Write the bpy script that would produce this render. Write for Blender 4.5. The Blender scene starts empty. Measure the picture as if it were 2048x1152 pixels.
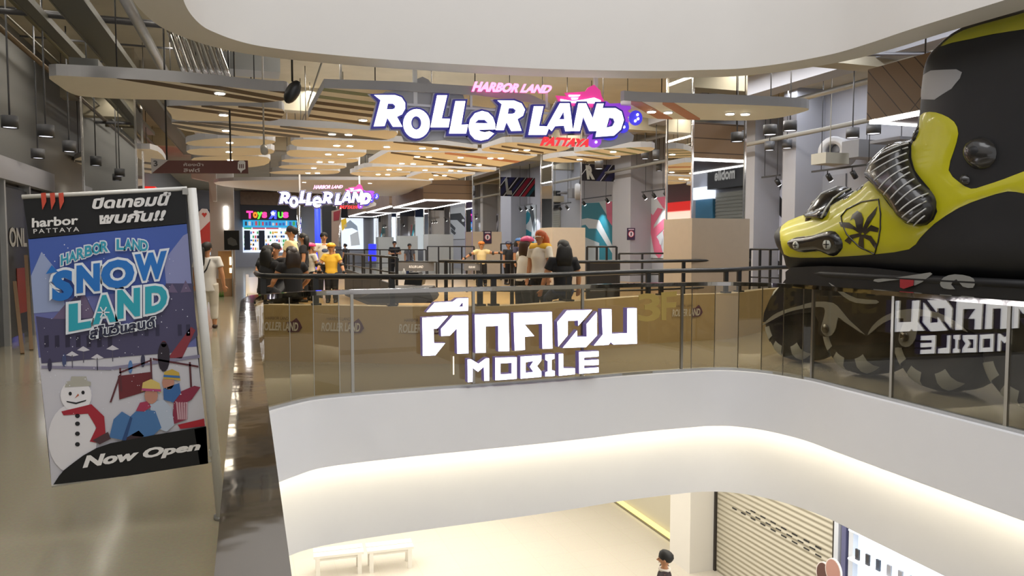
import bpy, bmesh, math, random
from mathutils import Vector, Matrix, geometry
random.seed(7)
C = bpy.context.scene.collection
sc = bpy.context.scene
pi = math.pi
# ---------------------------------------------------------------- camera
F, CAMZ = 1500.0, 1.6
PITCH, YAW = math.atan(88 / 1500), math.atan(531 / 1500)
cd = bpy.data.cameras.new('camera'); cam = bpy.data.objects.new('camera', cd); C.objects.link(cam)
cd.sensor_width = 36; cd.lens = 36 * F / 2048; cd.clip_start = .05; cd.clip_end = 300
cam.location = (0, 0, CAMZ); cam.rotation_euler = (pi / 2 - PITCH, 0, -YAW)
sc.camera = cam
# ---------------------------------------------------------------- exposure, world
vs = sc.view_settings
vs.view_transform = 'Standard'; vs.look = 'None'; vs.gamma = 1; vs.use_curve_mapping = False
vs.exposure = 0.0
w = bpy.data.worlds.new('world'); sc.world = w; w.use_nodes = True
w.node_tree.nodes['Background'].inputs[0].default_value = (.90, .90, .92, 1)
w.node_tree.nodes['Background'].inputs[1].default_value = .95
# ---------------------------------------------------------------- lights
def area(name, loc, size, power, color=(1, 1, 1), rot=(0, 0, 0)):
    l = bpy.data.lights.new(name, 'AREA'); l.shape = 'RECTANGLE'; l.size, l.size_y = size; l.energy = power; l.color = color
    o = bpy.data.objects.new(name, l); o.location = loc; o.rotation_euler = rot; C.objects.link(o); return o
area('atrium_fill_light', (3, 2.2, 9.5), (5.5, 9), 430, (.98, .98, 1))  # unseen fill added above the void to light the white bands
for x in (1.5, 4, 6.5, 9.5): area('rink_fill_strip', (x, 18, 5.22), (.14, 14), 375, (1, .94, .84))  # added fill for the rink, thin so mirrors barely show it
for x in (0, 3.5, 7, 10.5): area('far_hall_fill_strip', (x, 41, 5.22), (.14, 20), 375, (.97, .97, 1))  # added fill strips brightening the far hall, no such fixtures there
for x in (9.9, 12.2): area('right_hall_fill_strip', (x, 8, 5.22), (.14, 14), 210, (.90, .93, 1))  # added fill strips for the right hall, not real fixtures
for x in (-3.0, -1.2): area('corridor_fill_strip', (x, 8, 5.22), (.12, 16), 150, (1, .93, .82))  # added fill strips for the left corridor, narrowed to hide in reflections
area('lower_hall_fill_panel', (2.5, 15.5, -1.75), (9, 7), 620, (1, .95, .86))  # unseen panel added under the slab to brighten the lower floor
area('lower_shop_fill_panel', (7.4, 8, -1.75), (1.6, 8), 170, (1, .95, .86))  # second added panel, fills the lower shop side
# ---------------------------------------------------------------- picture geometry
FWD = Vector((math.sin(YAW) * math.cos(PITCH), math.cos(YAW) * math.cos(PITCH), -math.sin(PITCH)))
RGT = Vector((math.cos(YAW), -math.sin(YAW), 0)); UP = RGT.cross(FWD)
EYE = Vector((0, 0, CAMZ)); HEAD = Vector((math.sin(YAW), math.cos(YAW), 0))
def ray(px, py): return FWD + RGT * ((px - 1024) / F) - UP * ((py - 576) / F)
def on_z(px, py, z): r = ray(px, py); return EYE + r * ((z - CAMZ) / r.z)
def on_y(px, py, y): r = ray(px, py); return EYE + r * (y / r.y)
def on_x(px, py, x): r = ray(px, py); return EYE + r * (x / r.x)
def on_d(px, py, d): r = ray(px, py); return EYE + r * (d / r.dot(HEAD))
def to_px(p):
    q = Vector(p) - EYE; f = q.dot(FWD); return 1024 + F * q.dot(RGT) / f, 576 - F * q.dot(UP) / f
# ---------------------------------------------------------------- objects
def tag(o, label=None, cat=None, group=None, kind=None):
    if label: o['label'] = label
    if cat: o['category'] = cat
    if group: o['group'] = group
    if kind: o['kind'] = kind
    return o
def thing(name, label, cat, loc=(0, 0, 0), rz=0, group=None):
    o = bpy.data.objects.new(name, None); o.empty_display_size = .1; o.location = loc; o.rotation_euler = (0, 0, rz); C.objects.link(o)
    return tag(o, label, cat, group)
def copy_tree(o, parent=None):
    c = o.copy(); C.objects.link(c); c.parent = parent
    for ch in list(o.children): copy_tree(ch, c)
    return c
def basis(t):
    t = t.normalized(); a = Vector((0, 0, 1)) if abs(t.z) < .9 else Vector((0, 1, 0))
    n = t.cross(a).normalized(); return n, n.cross(t)
class MB:
    def __init__(s): s.v = []; s.f = []; s.m = []; s.mats = []; s.sm = []
    def mi(s, m):
        if m is None: return 0
        if m not in s.mats: s.mats.append(m)
        return s.mats.index(m)
    def add(s, vs, fs, m=None, smooth=False):
        b = len(s.v); s.v += [tuple(x) for x in vs]; k = s.mi(m)
        for f in fs: s.f.append([b + i for i in f]); s.m.append(k); s.sm.append(smooth)
        return s
    def box(s, c, d, m=None, rz=0, M=None):
        R = M if M else Matrix.Rotation(rz, 3, 'Z'); c = Vector(c)
        vs = [c + R @ Vector((x * d[0] / 2, y * d[1] / 2, z * d[2] / 2)) for x in (-1, 1) for y in (-1, 1) for z in (-1, 1)]
        return s.add(vs, [(0, 1, 3, 2), (4, 6, 7, 5), (0, 4, 5, 1), (2, 3, 7, 6), (0, 2, 6, 4), (1, 5, 7, 3)], m)
    def bb(s, a, b, m=None):
        a, b = Vector(a), Vector(b); return s.box((a + b) / 2, [abs(x) for x in (b - a)], m)
    def tube(s, pts, r, m=None, n=8, caps=True, smooth=True, sq=None):
        pts = [Vector(p) for p in pts]; rs = r if isinstance(r, (list, tuple)) else [r] * len(pts); vs = []; N = len(pts)
        ref = None
        for i, p in enumerate(pts):
            t = (pts[min(i + 1, N - 1)] - pts[max(i - 1, 0)])
            if t.length < 1e-9: t = Vector((0, 0, 1))
            t.normalize()
            if ref is None: u, _ = basis(t)
            else:
                u = ref - t * ref.dot(t)
                if u.length < 1e-6: u, _ = basis(t)
                u.normalize()
            ref = u; q = t.cross(u)
            ru, rq = rs[i] if isinstance(rs[i], (list, tuple)) else (rs[i], rs[i])
            for k in range(n):
                a = 2 * pi * k / n; vs.append(p + u * (math.cos(a) * ru) + q * (math.sin(a) * rq))
        fs = [(i * n + k, i * n + (k + 1) % n, (i + 1) * n + (k + 1) % n, (i + 1) * n + k) for i in range(N - 1) for k in range(n)]
        if caps: fs += [tuple(range(n))[::-1], tuple((N - 1) * n + k for k in range(n))]
        return s.add(vs, fs, m, smooth)
    def bar(s, a, b, wd, h, m=None):                      # rectangular bar from a to b
        a, b = Vector(a), Vector(b); t = (b - a).normalized(); n, q = basis(t)
        vs = [p + n * (x * wd / 2) + q * (y * h / 2) for p in (a, b) for x, y in ((-1, -1), (1, -1), (1, 1), (-1, 1))]
        return s.add(vs, [(3, 2, 1, 0), (4, 5, 6, 7), (0, 1, 5, 4), (1, 2, 6, 5), (2, 3, 7, 6), (3, 0, 4, 7)], m)
    def cyl(s, c, r, h, m=None, n=20, r2=None): return s.tube([c, Vector(c) + Vector((0, 0, h))], [r, r if r2 is None else r2], m, n)
    def lathe(s, prof, c=(0, 0, 0), m=None, n=20, M=None):
        c = Vector(c); vs = []
        for r, z in prof:
            for k in range(n):
                a = 2 * pi * k / n; p = Vector((r * math.cos(a), r * math.sin(a), z)); vs.append(c + (M @ p if M else p))
        N = len(prof); fs = [(i * n + k, i * n + (k + 1) % n, (i + 1) * n + (k + 1) % n, (i + 1) * n + k) for i in range(N - 1) for k in range(n)]
        return s.add(vs, fs, m, True)
    def ell(s, c, r, m=None, n=14, k=9, M=None):
        prof = [(max(1e-4, math.sin(pi * i / k)), -math.cos(pi * i / k)) for i in range(k + 1)]
        D = Matrix.Diagonal(Vector(r)); return s.lathe(prof, c, m, n, (M @ D) if M else D)
    def poly(s, loops, fn, depth=None, m=None, side=None):   # 2D loops (outer + holes) -> surface via fn(a,b,h); depth = prism
        pts, tris = tri2d(loops); k = len(pts)
        if depth is None: return s.add([fn(a, b, 0) for a, b in pts], tris, m)
        s.add([fn(a, b, depth) for a, b in pts], tris, m)
        s.add([fn(a, b, 0) for a, b in pts], [t[::-1] for t in tris], side or m)
        for L in loops:
            n = len(L); s.add([fn(a, b, 0) for a, b in L] + [fn(a, b, depth) for a, b in L], [(i, (i + 1) % n, n + (i + 1) % n, n + i) for i in range(n)], side or m)
        return s
    def build(s, name, m=None, parent=None, recalc=False):
        me = bpy.data.meshes.new(name); me.from_pydata(s.v, [], s.f)
        mats = list(s.mats) if s.mats else [m]
        for x in mats: me.materials.append(x)
        me.polygons.foreach_set('material_index', s.m); me.polygons.foreach_set('use_smooth', s.sm)
        me.update()
        if recalc:
            bm = bmesh.new(); bm.from_mesh(me); bmesh.ops.recalc_face_normals(bm, faces=bm.faces); bm.to_mesh(me); bm.free()
        o = bpy.data.objects.new(name, me); C.objects.link(o)
        if parent: o.parent = parent
        return o
def tri2d(loops):
    pts = []; edges = []; 
    for L in loops:
        b = len(pts); n = len(L); pts += [Vector((p[0], p[1])) for p in L]; edges += [(b + i, b + (i + 1) % n) for i in range(n)]
    ov, oe, of, _, _, _ = geometry.delaunay_2d_cdt(pts, edges, [], 0, 1e-6)
    out = []
    def inside(c, L):
        r = False; n = len(L); j = n - 1
        for i in range(n):
            xi, yi = L[i][0], L[i][1]; xj, yj = L[j][0], L[j][1]
            if (yi > c[1]) != (yj > c[1]) and c[0] < (xj - xi) * (c[1] - yi) / (yj - yi + 1e-30) + xi: r = not r
            j = i
        return r
    for f in of:
        c = sum((ov[i] for i in f), Vector((0, 0))) / len(f)
        if sum(inside(c, L) for L in loops) % 2: out.append(tuple(f))
    return [tuple(v) for v in ov], out
def catmull(P, n=8, closed=False):
    P = [Vector(p) for p in P]; out = []; N = len(P)
    for i in range(N if closed else N - 1):
        g = (lambda k: P[k % N]) if closed else (lambda k: P[max(0, min(N - 1, k))])
        a, b, c, d = g(i - 1), g(i), g(i + 1), g(i + 2)
        for k in range(n):
            t = k / n; out.append(.5 * (2 * b + (c - a) * t + (2 * a - 5 * b + 4 * c - d) * t * t + (3 * b - a - 3 * c + d) * t ** 3))
    if not closed: out.append(P[-1])
    return out
def arc(cx, cy, r, a0, a1, n=8, ry=None):
    return [(cx + r * math.cos(math.radians(a0 + (a1 - a0) * i / n)), cy + (ry or r) * math.sin(math.radians(a0 + (a1 - a0) * i / n))) for i in range(n + 1)]
def offset_path(P, d):                                    # 2D offset to the left of travel
    out = []
    for i in range(len(P)):
        t = (P[min(i + 1, len(P) - 1)] - P[max(i - 1, 0)]); t.z = 0; t.normalize(); out.append(P[i] + Vector((-t.y, t.x, 0)) * d)
    return out
# ---------------------------------------------------------------- materials
MATS = {}
def mat(name, col, rough=.5, metal=0, emit=None, strength=0, var=0, scale=8, spec=.5, coat=0, bump=0, trans=0):
    if name in MATS: return MATS[name]
    m = bpy.data.materials.new(name); m.use_nodes = True; nt = m.node_tree; b = nt.nodes['Principled BSDF']
    if len(col) == 3: col = (*col, 1)
    b.inputs['Base Color'].default_value = col; b.inputs['Roughness'].default_value = rough; b.inputs['Metallic'].default_value = metal
    b.inputs['Specular IOR Level'].default_value = spec; b.inputs['Coat Weight'].default_value = coat; b.inputs['Coat Roughness'].default_value = .08
    if emit: b.inputs['Emission Color'].default_value = (*emit, 1); b.inputs['Emission Strength'].default_value = strength
    if var or bump:
        tc = nt.nodes.new('ShaderNodeTexCoord'); nz = nt.nodes.new('ShaderNodeTexNoise'); nz.inputs['Scale'].default_value = scale; nz.inputs['Detail'].default_value = 4
        nt.links.new(tc.outputs['Object'], nz.inputs['Vector'])
        if var:
            mx = nt.nodes.new('ShaderNodeMix'); mx.data_type = 'RGBA'
            mx.inputs['A'].default_value = tuple(c * (1 - var) for c in col[:3]) + (1,); mx.inputs['B'].default_value = tuple(min(1, c * (1 + var)) for c in col[:3]) + (1,)
            nt.links.new(nz.outputs['Fac'], mx.inputs['Factor']); nt.links.new(mx.outputs['Result'], b.inputs['Base Color'])
        if bump:
            bp = nt.nodes.new('ShaderNodeBump'); bp.inputs['Strength'].default_value = bump; bp.inputs['Distance'].default_value = .02
            nt.links.new(nz.outputs['Fac'], bp.inputs['Height']); nt.links.new(bp.outputs['Normal'], b.inputs['Normal'])
    MATS[name] = m; return m
def glass(name, tint, base=.05, gloss=1.0):
    m = bpy.data.materials.new(name); m.use_nodes = True; nt = m.node_tree; nt.nodes.remove(nt.nodes['Principled BSDF'])
    t = nt.nodes.new('ShaderNodeBsdfTransparent'); t.inputs[0].default_value = (*tint, 1)
    g = nt.nodes.new('ShaderNodeBsdfGlossy'); g.inputs['Roughness'].default_value = .0; g.inputs['Color'].default_value = (gloss,) * 3 + (1,)
    fr = nt.nodes.new('ShaderNodeLayerWeight'); fr.inputs[0].default_value = .5
    pw = nt.nodes.new('ShaderNodeMath'); pw.operation = 'POWER'; pw.inputs[1].default_value = 5
    ad = nt.nodes.new('ShaderNodeMath'); ad.operation = 'MULTIPLY_ADD'; ad.inputs[1].default_value = .95; ad.inputs[2].default_value = base; ad.use_clamp = True
    nt.links.new(fr.outputs['Facing'], pw.inputs[0]); nt.links.new(pw.outputs[0], ad.inputs[0])
    mx = nt.nodes.new('ShaderNodeMixShader'); nt.links.new(ad.outputs[0], mx.inputs[0])
    nt.links.new(t.outputs[0], mx.inputs[1]); nt.links.new(g.outputs[0], mx.inputs[2]); nt.links.new(mx.outputs[0], nt.nodes['Material Output'].inputs[0])
    return m
def srgb(h):
    h = h.lstrip('#'); return tuple(((c / 255 / 12.92) if c / 255 <= .04045 else ((c / 255 + .055) / 1.055) ** 2.4) for c in (int(h[i:i + 2], 16) for i in (0, 2, 4)))
def pm(h, rough=.5, **k): return mat('paint_' + h + '_' + str(rough), srgb(h), rough, **k)
def glow(h, s): return mat('glow_%s_%s' % (h, s), srgb(h), .5, emit=srgb(h), strength=s)
M_upper = mat('warm_white_plaster', (.66, .635, .60), .55, var=.02, scale=3)
M_post = mat('dull_steel', (.34, .32, .28), .3, 1)
M_white = mat('white_plaster', (.80, .80, .82), .55, var=.02, scale=3)
M_soffit = mat('grey_white_plaster', (.62, .60, .56), .6, var=.03, scale=3)
M_ceil = mat('painted_concrete_ceiling', (.40, .36, .27), .8, var=.18, scale=1.5)
M_grey = mat('grey_wall_paint', (.33, .335, .37), .7, var=.04, scale=2)
M_dgrey = mat('dark_grey_paint', (.10, .10, .11), .6)
M_black = mat('black_powder_coat', (.012, .012, .013), .4)
M_mirror = mat('mirror_panel', (.66, .66, .65), .02, 1)
M_chrome = mat('brushed_chrome', (.70, .68, .66), .16, 1)
M_steel = mat('galvanised_steel', (.45, .45, .44), .4, .7, var=.1)
M_led = glow('ffffff', 9)
M_down = mat('downlight_glow', (1, .95, .85), .5, emit=(1, .9, .72), strength=22)
M_beige = mat('beige_board', (.50, .42, .33), .6, var=.05)
M_wood = mat('brown_wood_cladding', (.19, .115, .065), .5, var=.3, scale=5)
M_glass = glass('balustrade_glass', (.80, .77, .68), .045)
# ---------------------------------------------------------------- text
def text_mesh(s, bold=0, shear=0, ext=0, spacing=1.0):
    cu = bpy.data.curves.new('t', 'FONT'); cu.body = s; cu.offset = bold; cu.shear = shear; cu.extrude = 0; cu.resolution_u = 3; cu.space_character = spacing
    o = bpy.data.objects.new('t', cu); C.objects.link(o)
    dg = bpy.context.evaluated_depsgraph_get(); ev = o.evaluated_get(dg); me = ev.to_mesh()
    V = [(v.co.x, v.co.y) for v in me.vertices]; P = [tuple(p.vertices) for p in me.polygons]
    ev.to_mesh_clear(); bpy.data.objects.remove(o); bpy.data.curves.remove(cu)
    return V, P
TC = {}
def fit_text(mb, s, fn, m, bold=0, shear=0, depth=0, side=None, spacing=1.0, box=None):
    """text fitted to the unit square (or box from another string's bounds), placed with fn(a,b,h)"""
    key = (s, bold, shear, spacing)
    if key not in TC: TC[key] = text_mesh(s, bold, shear, 0, spacing)
    V, P = TC[key]
    if not V: return
    x0, x1, y0, y1 = box or (min(v[0] for v in V), max(v[0] for v in V), min(v[1] for v in V), max(v[1] for v in V))
    Q = [((x - x0) / (x1 - x0), (y - y0) / (y1 - y0)) for x, y in V]
    mb.add([fn(a, b, depth) for a, b in Q], P, m)
    if depth:
        cnt = {}
        for f in P:
            for i in range(len(f)):
                e = (f[i], f[(i + 1) % len(f)]); cnt[e] = 1
        k = len(Q); vs = [fn(a, b, 0) for a, b in Q] + [fn(a, b, depth) for a, b in Q]
        mb.add(vs, [(a, b, b + k, a + k) for (a, b) in cnt if (b, a) not in cnt], side or m)
def text_bounds(s, bold=0, shear=0, spacing=1.0):
    key = (s, bold, shear, spacing)
    if key not in TC: TC[key] = text_mesh(s, bold, shear, 0, spacing)
    V, _ = TC[key]; return (min(v[0] for v in V), max(v[0] for v in V), min(v[1] for v in V), max(v[1] for v in V))
def rect_fn(o, ex, ey, nz):                                # unit square -> 3D
    o, ex, ey, nz = Vector(o), Vector(ex), Vector(ey), Vector(nz); return lambda a, b, h: o + ex * a + ey * b + nz * h
def quad_fn(bl, br, tl, tr, nz):
    bl, br, tl, tr, nz = map(Vector, (bl, br, tl, tr, nz)); return lambda a, b, h: bl * (1 - a) * (1 - b) + br * a * (1 - b) + tl * (1 - a) * b + tr * a * b + nz * h
# ================================================================ the setting
def S(o): o['kind'] = 'structure'; return o
# edge of the void on this floor, read along the foot of the glass
EDGE_PX = [(528, 829), (545, 824), (582, 814), (629, 804), (706, 796), (820, 787), (947, 778), (1060, 770), (1164, 762), (1270, 753), (1362, 747), (1420, 744), (1475, 745), (1545, 752), (1619, 766), (1700, 784), (1787, 806), (1890, 833), (2005, 866)]
far = [on_z(x, y, 0) for x, y in EDGE_PX]
for p in far[-5:]: p.x = 6.05 + .03 * (p.y - 4.5)
XR = far[-1].x
E_ctrl = [Vector((.0, y, 0)) for y in (-6, -3, 0, 3, 5, 6, 6.5)] + [Vector((.03, 6.95, 0)), Vector((.1, 7.3, 0))] + far[2:] + [Vector((6.05 + .03 * (y - 4.5), y, 0)) for y in (4, 2.5, 0, -3, -6)]
EDGE = catmull(E_ctrl, 6)
def ribbon(mb, A, B, m=None, smooth=True):
    n = len(A); mb.add(list(A) + list(B), [(i, i + 1, n + i + 1, n + i) for i in range(n - 1)], m, smooth)
def lift(P, z): return [Vector((p.x, p.y, z)) for p in P]
inner = offset_path(EDGE, -.10)     # face of the upper white band, inside the void
setb = offset_path(EDGE, .22)       # lower band, set back
ZC, ZB = -.66, -1.60
mb = MB()
ribbon(mb, lift(EDGE, .0), lift(EDGE, .03)); ribbon(mb, lift(EDGE, .03), lift(inner, .03), None, False); ribbon(mb, lift(inner, .03), lift(inner, ZC))
ribbon(mb, lift(inner, ZC), lift(offset_path(EDGE, -.07), ZC), None, False); ribbon(mb, lift(offset_path(EDGE, -.07), ZC), lift(offset_path(EDGE, -.07), ZC + .12))
ribbon(mb, lift(offset_path(EDGE, -.07), ZC + .12), lift(setb, ZC + .12), None, False)
S(mb.build('wall_void_upper_band', M_white))
mb = MB(); ribbon(mb, lift(setb, ZC + .12), lift(setb, ZB)); S(mb.build('wall_void_lower_band', M_white))
mb = MB(); a = offset_path(EDGE, -.06); ribbon(mb, lift(a, ZC + .02), lift(a, ZC + .05)); ribbon(mb, lift(a, ZC + .05), lift(offset_path(EDGE, -.03), ZC + .09))
S(mb.build('trim_cove_light', mat('cove_led', (1, .95, .8), .5, emit=(1, .9, .66), strength=11)))
# floors with the void cut out
def slab(name, m, outer, holes, z):
    L = [outer] + [[(p.x, p.y) for p in h] for h in holes]; mb = MB(); mb.poly(L, lambda a, b, h: Vector((a, b, z))); o = mb.build(name, m); return S(o)
M_floor = bpy.data.materials.new('polished_beige_tile'); M_floor.use_nodes = True
def tile_mat(m, c1, c2, rough, size, joint):
    nt = m.node_tree; b = nt.nodes['Principled BSDF']; tc = nt.nodes.new('ShaderNodeTexCoord'); br = nt.nodes.new('ShaderNodeTexBrick')
    br.offset = 0; br.inputs['Color1'].default_value = (*c1, 1); br.inputs['Color2'].default_value = (*c2, 1); br.inputs['Mortar'].default_value = (*joint, 1)
    br.inputs['Scale'].default_value = 1; br.inputs['Mortar Size'].default_value = .002; br.inputs['Brick Width'].default_value = size; br.inputs['Row Height'].default_value = size
    nz = nt.nodes.new('ShaderNodeTexNoise'); nz.inputs['Scale'].default_value = 60; mx = nt.nodes.new('ShaderNodeMix'); mx.data_type = 'RGBA'; mx.blend_type = 'MULTIPLY'; mx.inputs['Factor'].default_value = .25
    nt.links.new(tc.outputs['Object'], br.inputs['Vector']); nt.links.new(tc.outputs['Object'], nz.inputs['Vector'])
    nt.links.new(br.outputs['Color'], mx.inputs['A']); nt.links.new(nz.outputs['Color'], mx.inputs['B']); nt.links.new(mx.outputs['Result'], b.inputs['Base Color'])
    b.inputs['Roughness'].default_value = rough; b.inputs['Specular IOR Level'].default_value = .55
tile_mat(M_floor, (.33, .295, .21), (.335, .30, .215), .13, .8, (.32, .285, .20))
M_floor2 = bpy.data.materials.new('polished_cream_tile'); M_floor2.use_nodes = True
tile_mat(M_floor2, (.66, .61, .52), (.67, .62, .53), .15, .8, (.56, .5, .38))
void = [p for p in EDGE]
XL, XW, YE, YS = -3.7, 13.2, 56, -6
slab('floor', M_floor, [(XL, YS - 1), (XW, YS - 1), (XW, YE), (XL, YE)], [void], 0)
slab('floor_lower', M_floor2, [(-12, -8), (8.9, -8), (8.9, 45), (-12, 45)], [], -5)
slab('ceiling_lower', M_white, [(-12, YS - 1), (16, YS - 1), (16, 45), (-12, 45)], [setb], ZB)
# upper floor edge, read along the inner and outer lines of its soffit
ZS = 3.72
UP_IN = [(375, 0), (383, 30), (405, 52), (430, 65), (470, 80), (520, 92), (600, 103), (700, 113), (800, 121), (942, 130), (1100, 138), (1300, 142), (1400, 140), (1482, 137), (1570, 126), (1665, 108), (1740, 86), (1811, 62), (1900, 34), (2012, 0)]
up_far = [on_z(x, y, ZS) for x, y in UP_IN]
UE = catmull([Vector((-.47, y, ZS)) for y in (-6, -2, 1, 4, 6, 6.8, 7.3)] + up_far[1:-1] + [Vector((up_far[-1].x, y, ZS)) for y in (4.6, 4.2, 2, -2, -6)], 6)
UO = offset_path(UE, .42)
ZCE = 5.3
mb = MB(); ribbon(mb, lift(UE, ZS), lift(UE, 7.0)); S(mb.build('wall_upper_void_band', M_upper))
mb = MB(); ribbon(mb, lift(UE, ZS), lift(UO, ZS), None, False); ribbon(mb, lift(UO, ZS), lift(UO, ZCE)); S(mb.build('ceiling_upper_void_soffit', M_soffit))
slab('ceiling', M_ceil, [(XL - 4, YS - 1), (XW + 4, YS - 1), (XW + 4, YE), (XL - 4, YE)], [UE], ZCE)
# walls
def wall(name, a, b, m): mb = MB(); mb.bb(a, b); return S(mb.build(name, m))
wall('wall_left', (XL - .2, YS, 0), (XL, YE, ZCE), pm('6c6c6a', .7))
wall('wall_right', (XW, YS, 0), (XW + .2, YE, ZCE), M_grey)
wall('wall_back', (XL, YE, 0), (XW, YE + .2, ZCE), M_grey)
# ================================================================ balustrade round the void
def nearest_edge(p): return min(EDGE, key=lambda q: (q - p).length)
M_rail = mat('polished_steel_cap', (.33, .31, .29), .06, 1, bump=.14, scale=2.0)
TOPZ = 1.13
rl = thing('glass_balustrade', 'curved clear glass balustrade with flat polished steel handrail around the open void', 'balustrade', (0, 0, 0))
mb = MB(); hi, ho = offset_path(EDGE, -.052), offset_path(EDGE, .052)
z0, z1 = TOPZ - .045, TOPZ
ribbon(mb, lift(hi, z1), lift(ho, z1), None, False); ribbon(mb, lift(ho, z1), lift(ho, z0)); ribbon(mb, lift(ho, z0), lift(hi, z0), None, False); ribbon(mb, lift(hi, z0), lift(hi, z1))
mb.build('handrail', M_rail, rl)
J = [Vector((0, y, 0)) for y in (-3, -1.5, 0, 1.5, 3, 4.5, 6.0)] + [on_z(x, y, 0) for x, y in ((530, 828), (582, 814), (629, 804), (680, 798), (706, 796), (947, 778), (1164, 762), (1362, 747), (1382, 746), (1428, 744), (1475, 745), (1522, 749), (1565, 756), (1604, 763), (1619, 766), (1787, 806), (2005, 866))] + [Vector((6, y, 0)) for y in (3.2, 1.6, 0, -1.6)]
for p in J[-7:]: p.x = 6.05 + .03 * (p.y - 4.5)
for a, b in zip(J[:-1], J[1:]):
    d = (b - a).normalized(); mb = MB(); g = .006
    mb.bar(a + d * g + Vector((0, 0, .545)), b - d * g + Vector((0, 0, .545)), .012, 1.07) if False else None
    n = Vector((-d.y, d.x, 0)); A, B = a + d * g, b - d * g; h = .006
    V = [A + n * h + Vector((0, 0, .01)), B + n * h + Vector((0, 0, .01)), B - n * h + Vector((0, 0, .01)), A - n * h + Vector((0, 0, .01))]
    V += [v + Vector((0, 0, TOPZ - .05)) for v in V]
    mb.add(V, [(0, 1, 5, 4), (1, 2, 6, 5), (2, 3, 7, 6), (3, 0, 4, 7)]); mb.build('glass_panel', M_glass, rl)
for i, p in enumerate(J):
    thick = i in (11, 12, 13, 14, 21, 22, 23)
    q = nearest_edge(p); mb = MB(); mb.box((p.x, p.y, TOPZ / 2), (.03 if thick else .008, .03 if thick else .008, TOPZ - .05)); mb.build('post' if thick else 'joint_strip', M_post, rl)
tag(rl.children[0], 'flat polished steel handrail')
mb = MB(); o1, o2 = offset_path(EDGE, -.03), offset_path(EDGE, .03)
ribbon(mb, lift(o1, .06), lift(o2, .06), None, False); ribbon(mb, lift(o1, .0), lift(o1, .06)); ribbon(mb, lift(o2, .06), lift(o2, .0)); mb.build('base_channel', M_steel, rl)
# ================================================================ lit sign on the far glass
YG = 7.86
def px_plane(y, sgn=-1):
    return lambda a, b, h: on_y(a, b, y) + Vector((0, -h, 0))
def zoomer(ox, oy, s): return lambda L: [(ox + x / s, oy + y / s) for x, y in L]
def grow(L, d):
    n = len(L); A = sum(L[i][0] * L[(i + 1) % n][1] - L[(i + 1) % n][0] * L[i][1] for i in range(n)); s = 1 if A > 0 else -1; out = []
    for i in range(n):
        p, c, q = Vector(L[i - 1]), Vector(L[i]), Vector(L[(i + 1) % n]); a, b = (c - p), (q - c)
        if a.length < 1e-9 or b.length < 1e-9: out.append(tuple(c)); continue
        a.normalize(); b.normalize(); na, nb = Vector((a.y, -a.x)) * s, Vector((b.y, -b.x)) * s; m = na + nb
        if m.length < .2: m = na
        m = m / max(.35, m.length_squared / 2) / 1.0 if False else m.normalized() * min(1.8, 1 / max(.5, m.normalized().dot(na))); out.append(tuple(c + m * d))
    return out
Z7 = zoomer(820, 580, 4.357)
TUK = {
 'up': [[(120, 188), (195, 102), (352, 93), (388, 66), (490, 62), (488, 178)], [(410, 137), (438, 104), (438, 135)]],
 'ta': [[(87, 232), (318, 218), (222, 330), (190, 333), (195, 452), (292, 452), (205, 562), (92, 567)]],
 'tb': [[(352, 216), (490, 212), (492, 545), (388, 548), (386, 332), (330, 392), (250, 396), (248, 330)]],
 'ko': [[(540, 207), (838, 197), (845, 525), (745, 528), (742, 308), (640, 313), (642, 538), (547, 542)]],
 'kh': [[(875, 192), (1212, 182), (1218, 503), (1125, 507), (1122, 290), (978, 296), (1062, 395), (978, 402), (980, 515), (885, 522)]],
 'oa': [[(1338, 170), (1562, 165), (1435, 310), (1432, 262), (1350, 265), (1348, 390), (1262, 490), (1253, 270)]],
 'ob': [[(1600, 180), (1602, 390), (1505, 492), (1298, 498), (1428, 340), (1430, 398), (1507, 396), (1505, 290)]],
 'mo': [[(1637, 160), (1727, 160), (1730, 370), (1857, 365), (1857, 152), (1945, 150), (1948, 462), (1740, 470), (1718, 450), (1700, 472), (1567, 478), (1645, 380)]],
 'M': [[(477, 592), (512, 590), (575, 628), (636, 583), (670, 582), (672, 780), (622, 783), (620, 662), (572, 705), (527, 672), (527, 790), (480, 794)]],
 'O': [[(717, 577), (908, 572), (908, 765), (718, 778)], [(768, 632), (858, 627), (858, 715), (768, 720)]],
 'B': [[(935, 568), (1122, 556), (1122, 605), (1085, 652), (1122, 700), (1122, 748), (935, 764)], [(985, 622), (1045, 612), (1015, 658), (1045, 700), (985, 706)]],
 'I': [[(1150, 550), (1235, 546), (1235, 590), (1210, 600), (1210, 685), (1237, 692), (1237, 740), (1148, 745), (1148, 705), (1170, 695), (1170, 612), (1150, 600)]],
 'L': [[(1265, 545), (1310, 543), (1312, 668), (1412, 668), (1412, 725), (1267, 740)]],
 'E': [[(1440, 528), (1616, 520), (1616, 572), (1490, 582), (1490, 600), (1616, 592), (1616, 645), (1490, 650), (1490, 668), (1616, 660), (1616, 710), (1442, 722)]]}
M_let = mat('white_sign_face', (1, 1, 1), .5, emit=(.95, .95, 1), strength=5.5); M_letside = mat('violet_letter_return', (.10, .08, .16), .4, emit=(.30, .22, .62), strength=.22)
sg = thing('illuminated_sign', 'large white lit Thai lettering over the word MOBILE fixed to the far glass balustrade', 'sign', (3, YG - .1, 0))
def child(mb, name, m, par, label=None, recalc=True):
    o = mb.build(name, m, None, recalc); o.parent = par
    bpy.context.view_layer.update(); o.matrix_parent_inverse = par.matrix_world.inverted()
    if label: o['label'] = label
    return o
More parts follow.
